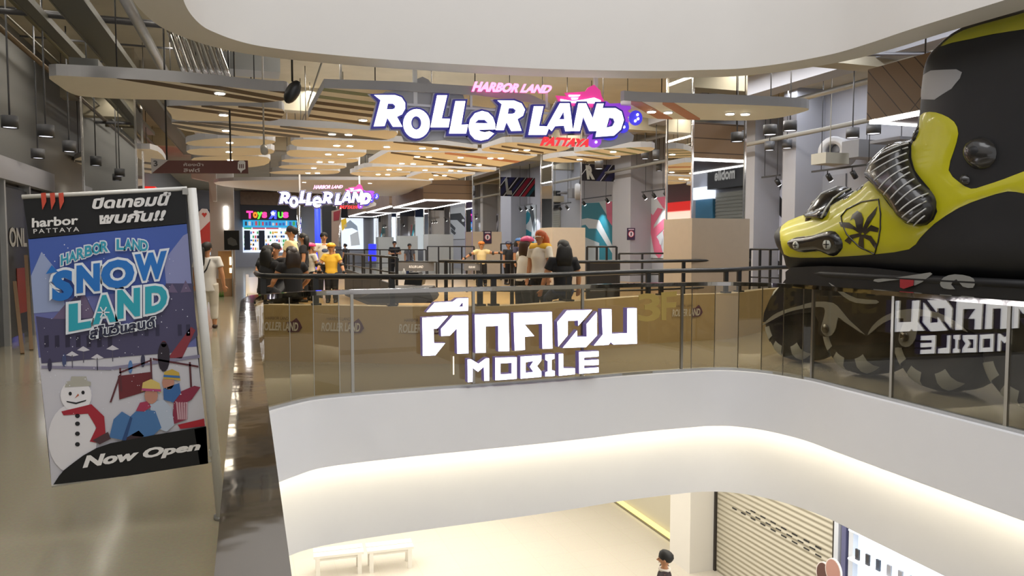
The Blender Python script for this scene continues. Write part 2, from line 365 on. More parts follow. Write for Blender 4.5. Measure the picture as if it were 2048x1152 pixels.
for k, L in TUK.items():
    mb = MB(); LL = [Z7(x) for x in L]; mb.poly(LL, px_plane(YG - .04), .09, M_letside)
    o2 = MB(); mb.poly([grow(LL[0], -.9)] + [grow(h, .9) for h in LL[1:]], lambda a, b, h: on_y(a, b, YG - .04) + Vector((0, -.0925, 0)), None, M_let)
    child(mb, 'letter', None, sg, recalc=False)
for x in (907, 998): mb = MB(); p = on_y(x, 720, YG - .03); mb.box((p.x, p.y, p.z - .06), (.012, .01, .2)); child(mb, 'power_cable', mat('lit_cable', (.9, .85, .7), .5, emit=(1, .9, .7), strength=1), sg)
# gold floor number behind the glass
mb = MB()
for s, q in (('3', ((1275, 643), (1320, 643), (1275, 588), (1320, 585))), ('F', ((1322, 640), (1350, 640), (1322, 585), (1353, 582)))):
    f = quad_fn(*[on_y(x, y, YG + .03) for x, y in q], (0, -1, 0)); fit_text(mb, s, f, None, bold=.02, depth=.01)
tag(mb.build('floor_number', mat('gold_vinyl', (.42, .30, .08), .45, .2)), 'gold 3F lettering on the far glass to the right of the lit sign', 'sign')
# ================================================================ roller rink signs
Z8 = zoomer(740, 150, 3.657)
def ell_pts(cx, cy, rx, ry, n=24): return [(cx + rx * math.cos(2 * pi * i / n), cy + ry * math.sin(2 * pi * i / n)) for i in range(n)]
RL = [
 [[(28, 148), (180, 148), (228, 165), (255, 205), (255, 250), (232, 290), (195, 308), (235, 380), (165, 380), (125, 315), (105, 375), (25, 378), (75, 185)], [(130, 212), (165, 212), (182, 228), (178, 245), (160, 252), (122, 252)]],
 [ell_pts(338, 358, 98, 108), ell_pts(336, 352, 36, 48, 16)],
 [[(488, 150), (562, 150), (522, 320), (582, 322), (572, 385), (440, 385)]],
 [[(622, 192), (695, 192), (665, 365), (715, 362), (700, 430), (575, 430)]],
 [[(913, 400), (913, 360), (895, 310), (860, 275), (815, 264), (765, 280), (730, 325), (717, 380), (730, 435), (765, 472), (810, 482), (860, 470), (905, 430), (870, 412), (835, 420), (800, 412), (795, 402)], [(765, 352), (790, 330), (835, 330), (862, 355)]],
 [[(928, 188), (1050, 188), (1105, 210), (1130, 255), (1115, 300), (1075, 325), (1105, 410), (1030, 412), (995, 345), (975, 405), (915, 405), (960, 215)], [(1012, 245), (1045, 245), (1062, 260), (1055, 278), (1035, 285), (1005, 285)]],
 [[(1195, 230), (1265, 230), (1232, 375), (1310, 378), (1285, 440), (1155, 440)]],
 [[(1385, 208), (1455, 208), (1480, 412), (1425, 414), (1415, 372), (1350, 376), (1325, 412), (1290, 378)], [(1412, 270), (1418, 325), (1380, 325)]],
 [[(1520, 208), (1575, 208), (1625, 320), (1655, 210), (1705, 210), (1655, 412), (1600, 412), (1555, 305), (1530, 412), (1480, 412)]],
 [[(1690, 243), (1790, 243), (1835, 270), (1852, 330), (1830, 400), (1780, 445), (1645, 455)], [(1745, 315), (1775, 320), (1785, 345), (1768, 375), (1725, 385)]]]
M_navy = mat('navy_sign_edge', srgb('1d1c5e'), .4, emit=srgb('34309c'), strength=.4); M_plate = mat('grey_sign_plate', (.42, .42, .44), .5)
M_pink = mat('pink_sign_face', srgb('d63a8c'), .4, emit=srgb('d83c90'), strength=.75); M_purple = mat('purple_sign_face', srgb('8a3ec0'), .4, emit=srgb('8c40c8'), strength=.85)
M_blue = mat('blue_sign_face', srgb('3a34c4'), .4, emit=srgb('4038d0'), strength=.9); M_pinkw = mat('pink_white_sign_face', srgb('f0a0d8'), .4, emit=srgb('f4aee0'), strength=1.3)
M_redsign = mat('red_sign_face', srgb('d83038'), .4, emit=srgb('e03038'), strength=.8); M_signw = mat('white_rink_sign_face', (1, 1, 1), .5, emit=(1, .97, 1), strength=1.9)
SGN_Y = 9.3
def rink_sign(label, T, plate):
    """T maps a sign-plane point (x, z, depth towards the viewer) into the hall"""
    def fn(off): return lambda a, b, h: T(on_y(a, b, SGN_Y), off + h)
    t = thing('hanging_sign', label, 'sign', T(on_y(1010, 240, SGN_Y), 0))
    mb = MB()
    if plate: mb.poly([Z8([(60, 150), (120, 112), (330, 102), (350, 20), (395, 2), (440, 25), (470, 65), (520, 75), (630, 78), (690, 130), (720, 210), (900, 235), (1180, 230), (1180, 400), (1000, 440), (900, 480), (760, 500), (560, 470), (420, 480), (260, 480), (220, 380), (60, 370)])], fn(-.10), .02, M_plate)
    for L in RL: mb.poly([grow(Z8(L[0]), 6.5)], fn(-.07), .02, mat('pale_letter_outline', (.66, .66, .70), .4))
    mb.poly([Z8([(1600, 430), (1900, 400), (1950, 440), (1940, 480), (1860, 500), (1780, 520), (1700, 530), (1600, 500)])], fn(-.09), .02, M_plate)
    child(mb, 'back_plate', None, t)
    em = MB(); P = lambda L, m, o: em.poly([Z8(L)], fn(o), .02, m)
    P([(1430, 128), (1580, 118), (1600, 90), (1645, 68), (1690, 110), (1700, 150), (1720, 190), (1700, 240), (1400, 215), (1385, 190), (1365, 148), (1445, 152)], M_pink, -.045)
    P([(1690, 180), (1740, 190), (1760, 205), (1860, 203), (1912, 218), (1917, 245), (1890, 260), (1925, 285), (1890, 305), (1902, 330), (1895, 380), (1850, 410), (1800, 450), (1700, 460), (1690, 300)], M_purple, -.05)
    P(ell_pts(1950, 312, 48, 55), M_blue, -.04); P(ell_pts(1858, 378, 42, 44), M_blue, -.04); P(ell_pts(1646, 478, 52, 52), M_purple, -.04); P(ell_pts(1760, 440, 60, 36), M_blue, -.045)
    for L in ([(1395, 175), (1480, 190), (1560, 180), (1640, 165), (1688, 185), (1690, 208), (1560, 205), (1400, 200)], [(1455, 145), (1540, 145), (1530, 155), (1460, 157)], [(1475, 165), (1525, 165), (1518, 177), (1480, 180)]): P(L, M_signw, -.02)
    for c in ((1958, 290), (1962, 320), (1942, 335), (1860, 380), (1655, 490)): P(ell_pts(c[0], c[1], 7, 10, 10), M_signw, -.015)
    child(em, 'skate_emblem', None, t, 'pink and purple roller skate splash')
    for L in RL:
        mb = MB(); LL = [Z8(x) for x in L]; mb.poly([grow(LL[0], 3.8)] + [grow(h, -2.6) for h in LL[1:]], fn(-.04), .05, M_navy)
        mb.poly([grow(LL[0], -.2)] + [grow(h, .4) for h in LL[1:]], fn(.012), .012, M_signw); child(mb, 'letter', None, t)
    for s, q, m, m2 in (('HARBOR LAND', ((738, 125), (1312, 138), (748, 48), (1330, 78)), M_pinkw, M_pink), ('PATTAYA', ((1240, 518), (1590, 527), (1252, 452), (1606, 470)), M_redsign, M_redsign)):
        q = Z8(q); mb = MB(); pts = [T(on_y(x, y, SGN_Y), 0) for x, y in q]; f = quad_fn(*pts, (0, -1, 0)); fit_text(mb, s, f, m, bold=.06, shear=.25, depth=.03, side=m2); child(mb, 'lettering', None, t, 'pink lettering' if s[0] == 'H' else 'red lettering')
    return t
# big sign hung from the soffit
t = rink_sign('large lit purple and white rink sign hanging under the upper floor soffit', lambda p, h: p + Vector((0, -h, 0)), True)
mb = MB()
for x, y0, y1 in ((833, 128, 208), (1198, 142, 190)): a, b = on_y(x, y0, SGN_Y), on_y(x, y1, SGN_Y); mb.bar((a.x, SGN_Y + .1, 5.3), (a.x, SGN_Y + .1, b.z), .05, .05)
for x in (945, 1097): a, b = on_y(x, 183, SGN_Y), on_y(x, 213, SGN_Y); mb.bar((a.x, SGN_Y + .07, a.z), (a.x, SGN_Y + .07, b.z), .03, .03)
a, b = on_y(800, 206, SGN_Y), on_y(1120, 214, SGN_Y); mb.bar((a.x, SGN_Y + .08, a.z), (b.x, SGN_Y + .08, a.z), .03, .03)
child(mb, 'hanger_frame', M_white, t)
# smaller one deep over the rink
A0, B0 = on_y(750, 190, SGN_Y), on_y(1245, 275, SGN_Y); Y2 = 24.5
A1, B1 = on_y(559, 384, Y2), on_y(742, 409, Y2); kx, kz = (B1.x - A1.x) / (B0.x - A0.x), (B1.z - A1.z) / (B0.z - A0.z)
t = rink_sign('smaller lit purple and white rink sign far back above the toy shop', lambda p, h: Vector((A1.x + (p.x - A0.x) * kx, Y2 - h, A1.z + (p.z - A0.z) * kz)), False)
for x in (600, 720): mb = MB(); a = on_y(x, 380, Y2); mb.bar((a.x, Y2 + .12, 5.3), (a.x, Y2 + .12, a.z - .1), .05, .05); child(mb, 'hanger_bar', M_white, t)
# ================================================================ ceiling clouds with downlights
ZA, ZB2, ZC3 = zoomer(80, 120, 3.657), zoomer(560, 220, 3.793), zoomer(1060, 150, 3.531)
M_cloud = mat('cream_ceiling_panel', (.82, .775, .68), .6, var=.03); M_cloudw = mat('white_ceiling_panel', (.84, .80, .74), .6); M_edge = mat('grey_panel_edge', (.40, .40, .42), .6)
M_slot = mat('brown_slot', (.09, .055, .028), .7); M_slotr = mat('salmon_stripe', (.52, .22, .13), .6); M_slotg = mat('green_stripe', (.20, .25, .15), .6)
ZCL = 3.5
def clip(poly, half):                                     # Sutherland-Hodgman, convex clip polygon
    out = poly
    A = sum(half[i][0] * half[(i + 1) % len(half)][1] - half[(i + 1) % len(half)][0] * half[i][1] for i in range(len(half)))
    H = half if A > 0 else half[::-1]
    for i in range(len(H)):
        a, b = H[i], H[(i + 1) % len(H)]; inp, out = out, []
        sd = lambda p: (b[0] - a[0]) * (p[1] - a[1]) - (b[1] - a[1]) * (p[0] - a[0])
        for j in range(len(inp)):
            p, q = inp[j - 1], inp[j]; sp, sq = sd(p), sd(q)
            if (sp < 0) != (sq < 0): t = sp / (sp - sq); out.append((p[0] + (q[0] - p[0]) * t, p[1] + (q[1] - p[1]) * t))
            if sq >= 0: out.append(q)
        if not out: return []
    return out
GL = 'wavy ceiling panels over the rink'
def spot(p, power=22, ang=115, col=(1, .92, .78)):
    l = bpy.data.lights.new('downlight_beam', 'SPOT'); l.energy = power; l.spot_size = math.radians(ang); l.spot_blend = .6; l.shadow_soft_size = .05; l.color = col
    o = bpy.data.objects.new('downlight_beam', l); o.location = p; C.objects.link(o); return o
def cloud(label, px, stripes=(), lights=(), z=ZCL, th=.11, m=None, ms=None, smooth=True, power=70):
    P = [on_z(x, y, z) for x, y in px]; c = sum(P, Vector()) / len(P)
    if smooth: P = catmull(P, 3, True)
    L = [(p.x, p.y) for p in P]
    t = thing('ceiling_panel', label, 'ceiling panel', (c.x, c.y, z), 0, GL)
    mb = MB(); mb.poly([L], lambda a, b, h: Vector((a - c.x, b - c.y, th - h)), th, m or M_cloud, M_edge); o = mb.build('board', None, t)
    for s in stripes:
        (x0, y0), (x1, y1), wpx = s[:3]; q = [on_z(*k, z) for k in ((x0, y0 - wpx / 2), (x1, y1 - wpx / 2), (x1, y1 + wpx / 2), (x0, y0 + wpx / 2))]
        R = clip(L, [(p.x, p.y) for p in q])
        if len(R) < 3: continue
        mb = MB(); mb.poly([R], lambda a, b, h: Vector((a - c.x, b - c.y, .002 - h)), .006, s[3] if len(s) > 3 else ms or M_slot); mb.build('slot', None, t)
    for x, y in lights:
        p = on_z(x, y, z); mb = MB(); mb.cyl((p.x - c.x, p.y - c.y, -.012), .075, .02, M_white, 16); f = mb.build('downlight', None, t)
        mb = MB(); mb.cyl((p.x - c.x, p.y - c.y, -.02), .06, .012, M_down, 16); mb.build('lens', None, f)
        spot((p.x, p.y, z - .04), power)
    xs = [p.x for p in P]; ys = [p.y for p in P]
    for fx, fy in ((.25, .4), (.75, .6)):
        x, y = min(xs) + (max(xs) - min(xs)) * fx, min(ys) + (max(ys) - min(ys)) * fy; mb = MB(); mb.tube([(x - c.x, y - c.y, th - .01), (x - c.x, y - c.y, 5.3 - z)], .008, None, 6); mb.build('hanger_rod', M_black, t)
    return t
SA = lambda L: [(*ZA([s[0], s[1]]), s[2] / 3.657, *s[3:]) for s in L]; SB = lambda L: [(*ZB2([s[0], s[1]]), s[2] / 3.793, *s[3:]) for s in L]; SC = lambda L: [(*ZC3([s[0], s[1]]), s[2] / 3.531, *s[3:]) for s in L]
cloud('long cream ceiling panel with brown slots nearest on the left, above the banner', ZA([(66, 118), (300, 122), (600, 137), (900, 155), (1200, 180), (1500, 210), (1700, 228), (1808, 236), (1812, 285), (1700, 304), (1560, 312), (1300, 305), (1000, 293), (600, 285), (330, 268), (230, 245), (140, 190)]),
      SA([((560, 122), (1760, 322), 26), ((960, 140), (1850, 300), 26), ((1340, 160), (1900, 250), 24)]), ZA([(1315, 238)]), th=.13)
cloud('short cream ceiling panel with brown slots, second from the atrium on the left', ZA([(925, 345), (1000, 335), (1400, 335), (1700, 350), (1782, 368), (1775, 410), (1740, 435), (1600, 450), (1300, 447), (1000, 440), (960, 400)]), SA([((930, 332), (1760, 446), 20), ((1180, 332), (1800, 420), 18), ((1450, 338), (1800, 385), 16)]), ZA([(1342, 397)]))
cloud('pale ceiling panel with thin dark slots reaching from left to below the big sign', [(344, 244), (400, 244), (490, 247), (560, 251.6), (640, 255.5), (720, 259), (793, 263), (776, 279), (708, 277), (600, 274.5), (490, 271.8), (410, 267), (362, 259)],
      [((340, 242), (600, 274), 5), ((370, 240), (790, 285), 5), ((560, 252), (790, 283), 4), ((342, 250), (480, 274), 5)], [(452, 260), (664, 267), (697, 268)], m=M_cloudw, ms=M_dgrey)
cloud('slotted panel left of and behind the big hanging sign', [(648, 176), (800, 181), (950, 190), (1060, 205), (1100, 222), (950, 252), (740, 252), (640, 240), (616, 237), (622, 222)],
      [((640, 178), (860, 205), 6, M_slotg), ((630, 192), (860, 222), 6, M_slotg), ((625, 204), (880, 236), 6), ((620, 216), (860, 246), 6), ((612, 230), (800, 256), 5)], [(726, 239)], smooth=False)
cloud('pointed panel with broad salmon stripes right of the big hanging sign', ZC3([(640, 185), (760, 188), (1000, 195), (1500, 210), (1850, 225), (1970, 240), (1900, 270), (1740, 305), (1500, 322), (1150, 315), (950, 310), (800, 300), (680, 260)]), [((1262, 200), (1345, 245), 17, M_slotr), ((1325, 200), (1400, 245), 17, M_slotr)], ZC3([(858, 255), (975, 260), (1412, 270), (1520, 272)]), th=.13)
cloud('long panel running right behind the lower edge of the big sign', ZB2([(108, 225), (400, 228), (870, 240), (1300, 270), (1500, 295), (1400, 316), (1000, 308), (700, 303), (300, 285), (112, 272)]), SB([((860, 240), (1600, 322), 14), ((1000, 240), (1700, 330), 14)]), ZB2([(430, 265), (530, 268), (810, 275), (1080, 285), (1180, 287)]))
cloud('largest warm lit panel under the letters of the big sign', ZB2([(820, 318), (1300, 322), (1700, 332), (1950, 350), (1800, 398), (1660, 432), (1400, 428), (1000, 420), (670, 402), (740, 360)]), SB([((840, 322), (1700, 440), 12), ((1010, 370), (1650, 455), 10), ((1250, 325), (1850, 400), 16, M_slotr), ((1150, 405), (1550, 440), 9)]), ZB2([(1040, 350), (1130, 352), (1370, 357), (1595, 362), (1675, 362), (925, 402), (1010, 405), (1220, 407), (1290, 382), (1430, 412), (1510, 412)]), smooth=False)
cloud('small curved white panel tucked under the lettering PATTAYA', ZB2([(1530, 300), (1640, 262), (1760, 245), (2048, 262), (2200, 290), (2048, 328), (1850, 335), (1600, 318)]), SB([((1590, 290), (1900, 335), 12), ((1680, 275), (2000, 325), 12), ((1800, 262), (2100, 305), 12)]), ZB2([(1783, 300), (1873, 300)]))
cloud('rounded panel, third row on the left of the ceiling gap', ZB2([(72, 305), (300, 310), (600, 320), (655, 330), (580, 362), (300, 362), (80, 352)]), (), ZB2([(365, 332), (460, 334)]))
cloud('rounded panel, fourth row on the left of the ceiling gap', ZB2([(38, 375), (300, 368), (580, 372), (545, 400), (300, 406), (45, 396)]), (), ZB2([(300, 390), (388, 390)]))
cloud('rounded panel, fifth row on the left of the ceiling gap', ZB2([(10, 422), (250, 414), (490, 424), (450, 447), (200, 449), (20, 443)]), (), ZB2([(256, 436)]))
cloud('far rounded panel, sixth row on the left of the ceiling gap', ZB2([(-60, 468), (200, 456), (440, 460), (410, 485), (200, 489), (-40, 484)]), (), ZB2([(212, 474), (285, 476)]))
cloud('amber panel with three pairs of lights behind the largest warm panel', ZB2([(590, 455), (700, 430), (1100, 436), (1600, 453), (1570, 470), (1200, 468), (620, 462)]), SB([((1200, 430), (1600, 480), 7)]), ZB2([(828, 448), (905, 448), (1100, 452), (1296, 457), (1365, 459)]))
cloud('amber panel with one pair of lights near the far end of the rink', ZB2([(540, 488), (600, 469), (980, 475), (900, 505), (700, 508)]), (), ZB2([(745, 485), (817, 487)]))
cloud('farthest amber panel beside the wood canopies', ZB2([(960, 515), (1080, 475), (1480, 488), (1330, 527), (1150, 533)]), SB([((1150, 480), (1400, 530), 7)]), ZB2([(1182, 492), (1248, 494), (1147, 522)]), smooth=False)
cloud('pale panel with slots right of the mirrored middle column', ZC3([(90, 600), (300, 572), (640, 580), (520, 600), (400, 612), (220, 618)]), SC([((180, 575), (400, 612), 9), ((330, 570), (560, 600), 9)]), ZC3([(350, 593)]))
cloud('panel with green stripes under the purple tail of the big sign', ZC3([(310, 545), (560, 520), (860, 510), (830, 545), (640, 570), (450, 565)]), SC([((380, 530), (600, 572), 10, M_slotg), ((520, 520), (760, 560), 10, M_slotg), ((680, 512), (860, 545), 10, M_slotg)]), ZC3([(587, 538)]))
cloud('plain cream panel just left of the ceiling gap, behind the arrow sign', ZA([(1075, 600), (1300, 572), (1600, 578), (1722, 595), (1650, 620), (1400, 632), (1130, 628)]), (), ZA([(1388, 600)]))
cloud('beige panel behind the arrow sign, second from the gap', ZA([(1095, 655), (1400, 642), (1690, 652), (1660, 692), (1300, 702), (1110, 690)]), (), ZA([(1383, 668)]))
cloud('beige panel above the right end of the arrow sign', ZA([(1125, 715), (1400, 702), (1665, 712), (1640, 770), (1400, 790), (1160, 760)]), (), ZA([(1390, 727)]))
cloud('broad white panel at the far end above the small sign', [(437, 363), (560, 360), (700, 360), (861, 362), (830, 378), (790, 392), (650, 388), (520, 380), (445, 372)], (), [(608, 354 + 10), (740, 366)], z=3.75, m=M_cloudw)
cloud('white slotted panel over the left corridor, left of the arrow sign', [(150, 318), (220, 305), (300, 298), (330, 318), (328, 344), (240, 348), (160, 345)], [((150, 322), (330, 342), 4), ((150, 330), (300, 348), 4), ((170, 312), (330, 330), 4)], [(204, 315), (249, 332)], m=M_cloudw, ms=M_dgrey)
# ================================================================ columns
def column(label, v0, v1, u0, u1, ztop=5.3, board=True, bw=.1, bm=None):
    t = thing('mirrored_column', label, 'column', ((v0 + v1) / 2, (u0 + u1) / 2, 0), 0, 'mirrored columns along the rink')
    x, y = (v1 - v0) / 2, (u1 - u0) / 2; mb = MB(); mb.bb((-x, -y, 0), (x, y, ztop)); mb.build('shaft', M_mirror, t)
    for sx, sy in ((-1, -1), (1, -1), (-1, 1), (1, 1)): mb = MB(); mb.box((sx * x, sy * y, ztop / 2), (.035, .035, ztop)); mb.build('corner_trim', M_chrome, t)
    if board:
        mb = MB(); mb.bb((-x - bw * .2, -y - .05, 0), (x + bw, y + .05, 2.08)); mb.build('lower_board', bm or M_beige, t)
    return t
p = on_y(1385, 300, 12.1); q = on_y(1490, 300, 12.1); v0, v1 = p.x, q.x
column('mirrored column nearest the giant roller skate', v0, v1, 12.1, 13.0)
p = on_y(1105, 400, 20.2); q = on_y(1162, 400, 20.2)
column('mirrored column behind the woman in black, second in the row', p.x, q.x, 20.2, 21.1, bw=.12)
p = on_y(945, 400, 28.2); q = on_y(1000, 400, 28.2)
column('mirrored column behind the skater with open arms, third in the row', p.x, q.x, 28.2, 29.2, bw=.05)
for k, (u, x0, x1) in enumerate(((36.2, 857, 900), (44.2, 800, 830), (52.0, 757, 783))):
    p = on_y(x0, 450, u); q = on_y(x1, 450, u); column(['grey column with pale base board, fourth in the row', 'far grey column with pale base board, fifth in the row', 'farthest column with pale base board near the shops at the end'][k], p.x, q.x, u, u + 1, bw=.15, bm=pm('b9bab6', .6))
p = on_y(165, 300, 16.0); q = on_y(272, 300, 16.0)
t = column('mirrored column rising behind the banner on the left corridor', p.x, q.x, 16.0, 17.0, board=False)
# ================================================================ skating rink
RK = [on_z(x, y, .77) for x, y in ((509, 608), (560, 610), (620, 611), (683, 611), (780, 613), (880, 613), (1000, 612), (1080, 608), (1160, 602), (1240, 596), (1300, 592), (1390, 589), (1470, 586))]
RKP = catmull([Vector((.0, 13.38, 0)), Vector((.03, 12.3, 0))] + [Vector((p.x, p.y, 0)) for p in RK] + [Vector((9.5, 11.55, 0)), Vector((12.8, 11.7, 0))], 5)
M_rinkwall = mat('tan_rink_wall', (.47, .335, .155), .6, var=.06, scale=3); M_ledge = mat('pale_rink_ledge', (.50, .42, .29), .5)
M_rinkfloor = bpy.data.materials.new('amber_rink_boards'); M_rinkfloor.use_nodes = True
tile_mat(M_rinkfloor, (.42, .285, .125), (.45, .305, .14), .3, 1.2, (.36, .24, .10))
rk = thing('rink_barrier', 'tan curved rink wall with pale ledge and skating rink decals behind the atrium', 'rink wall', (5, 18, 0))
ctr = Vector((5, 18, 0)); rin = offset_path(RKP, .20); rin2 = offset_path(RKP, .0)
mb = MB(); ribbon(mb, [p - ctr for p in lift(RKP, 0)], [p - ctr for p in lift(RKP, .77)]); mb.build('outer_wall', M_rinkwall, rk)
mb = MB(); ribbon(mb, [p - ctr for p in lift(RKP, .77)], [p - ctr for p in lift(rin, .77)], None, False); ribbon(mb, [p - ctr for p in lift(rin, .77)], [p - ctr for p in lift(rin, .28)]); mb.build('ledge', M_ledge, rk)
pl = [(p.x - 5, p.y - 18) for p in offset_path(RKP, .1)] + [(12.8 - 5, 31 - 18), (.0 - 5, 31 - 18)]
mb = MB(); mb.poly([pl], lambda a, b, h: Vector((a, b, .3)), None); o = S(mb.build('floor_rink', M_rinkfloor)); o.location = ctr
mb = MB(); mb.bb((-.03 - 5, 13.4 - 18, 0), (.07 - 5, 31 - 18, .42)); o = S(mb.build('wall_rink_left', M_ledge)); o.location = ctr
mb = MB(); mb.bb((.0 - 5, 31 - 18, 0), (12.8 - 5, 31.15 - 18, .30)); o = S(mb.build('wall_rink_back', M_ledge)); o.location = ctr
# decals on the rink wall
for i, x in enumerate((556, 690, 842, 1186, 1368)):
    p = min(RKP, key=lambda q: abs(to_px((q.x, q.y, .5))[0] - x)); k = RKP.index(p); d = (RKP[k + 1] - RKP[k - 1]).normalized(); n = Vector((d.y, -d.x, 0))
    def onw(along, z, h, k=k):                             # a point on the wall surface, measured along its curve
        q, j = Vector(RKP[k]), k
        while along > 0 and j < len(RKP) - 1:
            L_ = (RKP[j + 1] - q).length
            if L_ >= along: q = q.lerp(RKP[j + 1], along / L_); break
            along -= L_; j += 1; q = Vector(RKP[j])
        while along < 0 and j > 0:
            L_ = (q - RKP[j - 1]).length
            if L_ >= -along: q = q.lerp(RKP[j - 1], -along / L_); break
            along += L_; j -= 1; q = Vector(RKP[j])
        return Vector((q.x, q.y, z)) + n * (.010 + h) - ctr
    mb = MB(); fit_text(mb, 'ROLLER LAND', lambda a, b, h: onw((a - .5) * .55, .42 + b * .12, .004), mat('silver_decal', (.68, .62, .52), .5), bold=.03, shear=.2)
    fit_text(mb, 'HARBOR LAND', lambda a, b, h: onw((a - .6) * .33, .57 + b * .04, .004), mat('dark_decal', (.14, .09, .06), .5))
    mb.poly([[(.12, .40), (.28, .41), (.33, .47), (.30, .54), (.25, .60), (.18, .55), (.10, .54)]], lambda a, b, h: onw(a, b, .001), None, mat('dark_red_decal', (.12, .04, .06), .5)); mb.build('wall_decal', None, rk)
# black guard rails
def guard(label, P, z0, z1, posts, r=.028, mids=(), pw=.035, foot=False, group=None, name='guard_rail', post_z=None):
    c = sum(P, Vector()) / len(P); c.z = z0; t = thing(name, label, 'railing', c, 0, group)
    mb = MB(); mb.tube([Vector((p.x, p.y, z1 if z1 else p.z)) - c for p in P], r, None, 8); mb.build('top_rail', M_black, t)
    for zm, rm in mids: mb = MB(); mb.tube([Vector((p.x, p.y, zm)) - c for p in P], rm, None, 8); mb.build('mid_rail', M_black, t)
    for q in posts:
        mb = MB(); mb.box((q.x - c.x, q.y - c.y, (z1 - z0) / 2), (pw * 2, pw * 1.3, z1 - z0)); o = mb.build('post', M_black, t)
        if foot: mb = MB(); mb.box((q.x - c.x, q.y - c.y, .012), (pw * 3.6, pw * 3.6, .024)); mb.build('foot_plate', M_black, o)
    return t
ledge_mid = offset_path(RKP, .10)
front = [p for p in ledge_mid if p.x > .02 and p.y < 12.2]
def on_path(P, px, z):
    best = min(range(len(P) - 1), key=lambda i: min(abs(to_px((P[i] * (1 - t) + P[i + 1] * t).to_tuple()[:2] + (z,))[0] - px) for t in (0, .25, .5, .75, 1)))
    return min((P[best] * (1 - t) + P[best + 1] * t for t in [k / 20 for k in range(21)]), key=lambda q: abs(to_px((q.x, q.y, z))[0] - px))
guard('black pipe railing along the curved front ledge of the rink', front, .77, 1.16, [on_path(ledge_mid, x, .9) for x in (527, 632, 786, 960, 987, 1137, 1296, 1322, 1452, 1478)], .038, (), .036, True)
inr = [p for p in offset_path(RKP, 2.3) if p.x > 2.2]
inr = [on_d(x, y, d) for x, y, d in ((880, 524, 13.6), (960, 524, 13.2), (1067, 523, 13), (1176, 520, 13), (1300, 518, 13.4), (1395, 517, 14.0), (1500, 516, 14.6))]
guard('second black railing on the rink floor behind the front ledge railing', inr, .3, 1.29, [on_path(inr, x, .8) for x in (893, 1026, 1187, 1366, 1470)], .028, ((.78, .016),), .03)
# sloping board fence of the ramp with its rails
A, B = on_d(690, 504, 19), on_d(793, 520, 13.4); A.z = B.z = 0
t = guard('black railing with boarded foot running back from the rink entrance', [A, A.lerp(B, .5), B], .3, 1.36, [A.lerp(B, k) for k in (.02, .22, .42, .58, .76, .9, 1)], .022, ((1.08, .016),), .024)
mb = MB(); d = (B - A); n = Vector((-d.y, d.x, 0)).normalized(); off = Vector(t.location)
M_board = mat('black_ribbed_board', (.035, .035, .038), .7, var=.3, scale=30)
V = [A + n * .03 + Vector((0, 0, .3)), B + n * .03 + Vector((0, 0, .3)), B + n * .03 + Vector((0, 0, .86)), A + n * .03 + Vector((0, 0, .98))]; V += [v - n * .05 for v in V]
mb.add([v - off for v in V], [(0, 1, 2, 3), (7, 6, 5, 4), (0, 4, 5, 1), (1, 5, 6, 2), (2, 6, 7, 3), (3, 7, 4, 0)]); mb.build('kick_board', M_board, t)
# wedge ramp, crate and loudspeaker at the ledge
def wedge(name, label, cat, px, d, z0, z1, dep, m):
    P = [on_d(x, y, d) for x, y in px]; c = sum(P, Vector()) / len(P); c.z = z0; mb = MB(); q = HEAD * dep
    n = len(P); V = [p - c for p in P] + [p + q - c for p in P]
    mb.add(V, [tuple(range(n))[::-1], tuple(range(n, 2 * n))] + [(i, (i + 1) % n, n + (i + 1) % n, n + i) for i in range(n)]); o = mb.build(name, m, None, True); o.location = c; return tag(o, label, cat)
wedge('launch_ramp', 'dark grey wedge ramp lying on the rink floor behind the ledge', 'ramp', [(716, 596), (770, 578), (856, 578), (866, 598), (862, 606), (740, 606)], 11.6, .3, 1, 1.0, mat('dark_ramp', (.05, .05, .055), .6, var=.1))
wedge('loudspeaker', 'black wedge floor monitor speaker beside the boarded railing', 'speaker', [(808, 570), (811, 552), (818, 545), (836, 545), (845, 560), (843, 571)], 12.6, .3, 1, .5, M_black)
mb = MB(); p = on_d(808, 548, 12.5); mb.lathe([(.001, 0), (.026, 0), (.028, .09), (.012, .12), (.012, .14), (.001, .14)], (0, 0, 0), None, 12); o = mb.build('water_bottle', mat('white_bottle', (.8, .8, .78), .3)); o.location = (p.x, p.y, p.z - .05); tag(o, 'small white bottle on top of the floor speaker', 'bottle')
# rails at the back of the rink
def straight(label, x0, y0, d0, x1, y1, d1, zf, posts, r=.022, mids=(.5,), group=None):
    A, B = on_d(x0, y0, d0), on_d(x1, y1, d1); z1 = (A.z + B.z) / 2; n = posts
    return guard(label, [A, B], zf, z1, [A.lerp(B, k / (n - 1)) for k in range(n)], r, [(zf + (z1 - zf) * k, r * .7) for k in mids], .024, False, group)
straight('long black railing across the back of the rink, left stretch', 666, 500, 30, 852, 499, 30.5, .3, 7)
straight('long black railing across the back of the rink in front of the far columns', 855, 492, 29, 948, 494, 27, .3, 5)
straight('black railing behind the group of children on the right of the rink', 1002, 488, 27, 1068, 487, 26, .3, 4)
a = straight('black railing with printed boards across the middle of the rink, left stretch', 792, 523, 21, 873, 524, 20.5, .3, 3, mids=())
b = straight('black railing with printed board across the middle of the rink, right stretch', 905, 523, 20.5, 962, 525, 20, .3, 3, mids=())
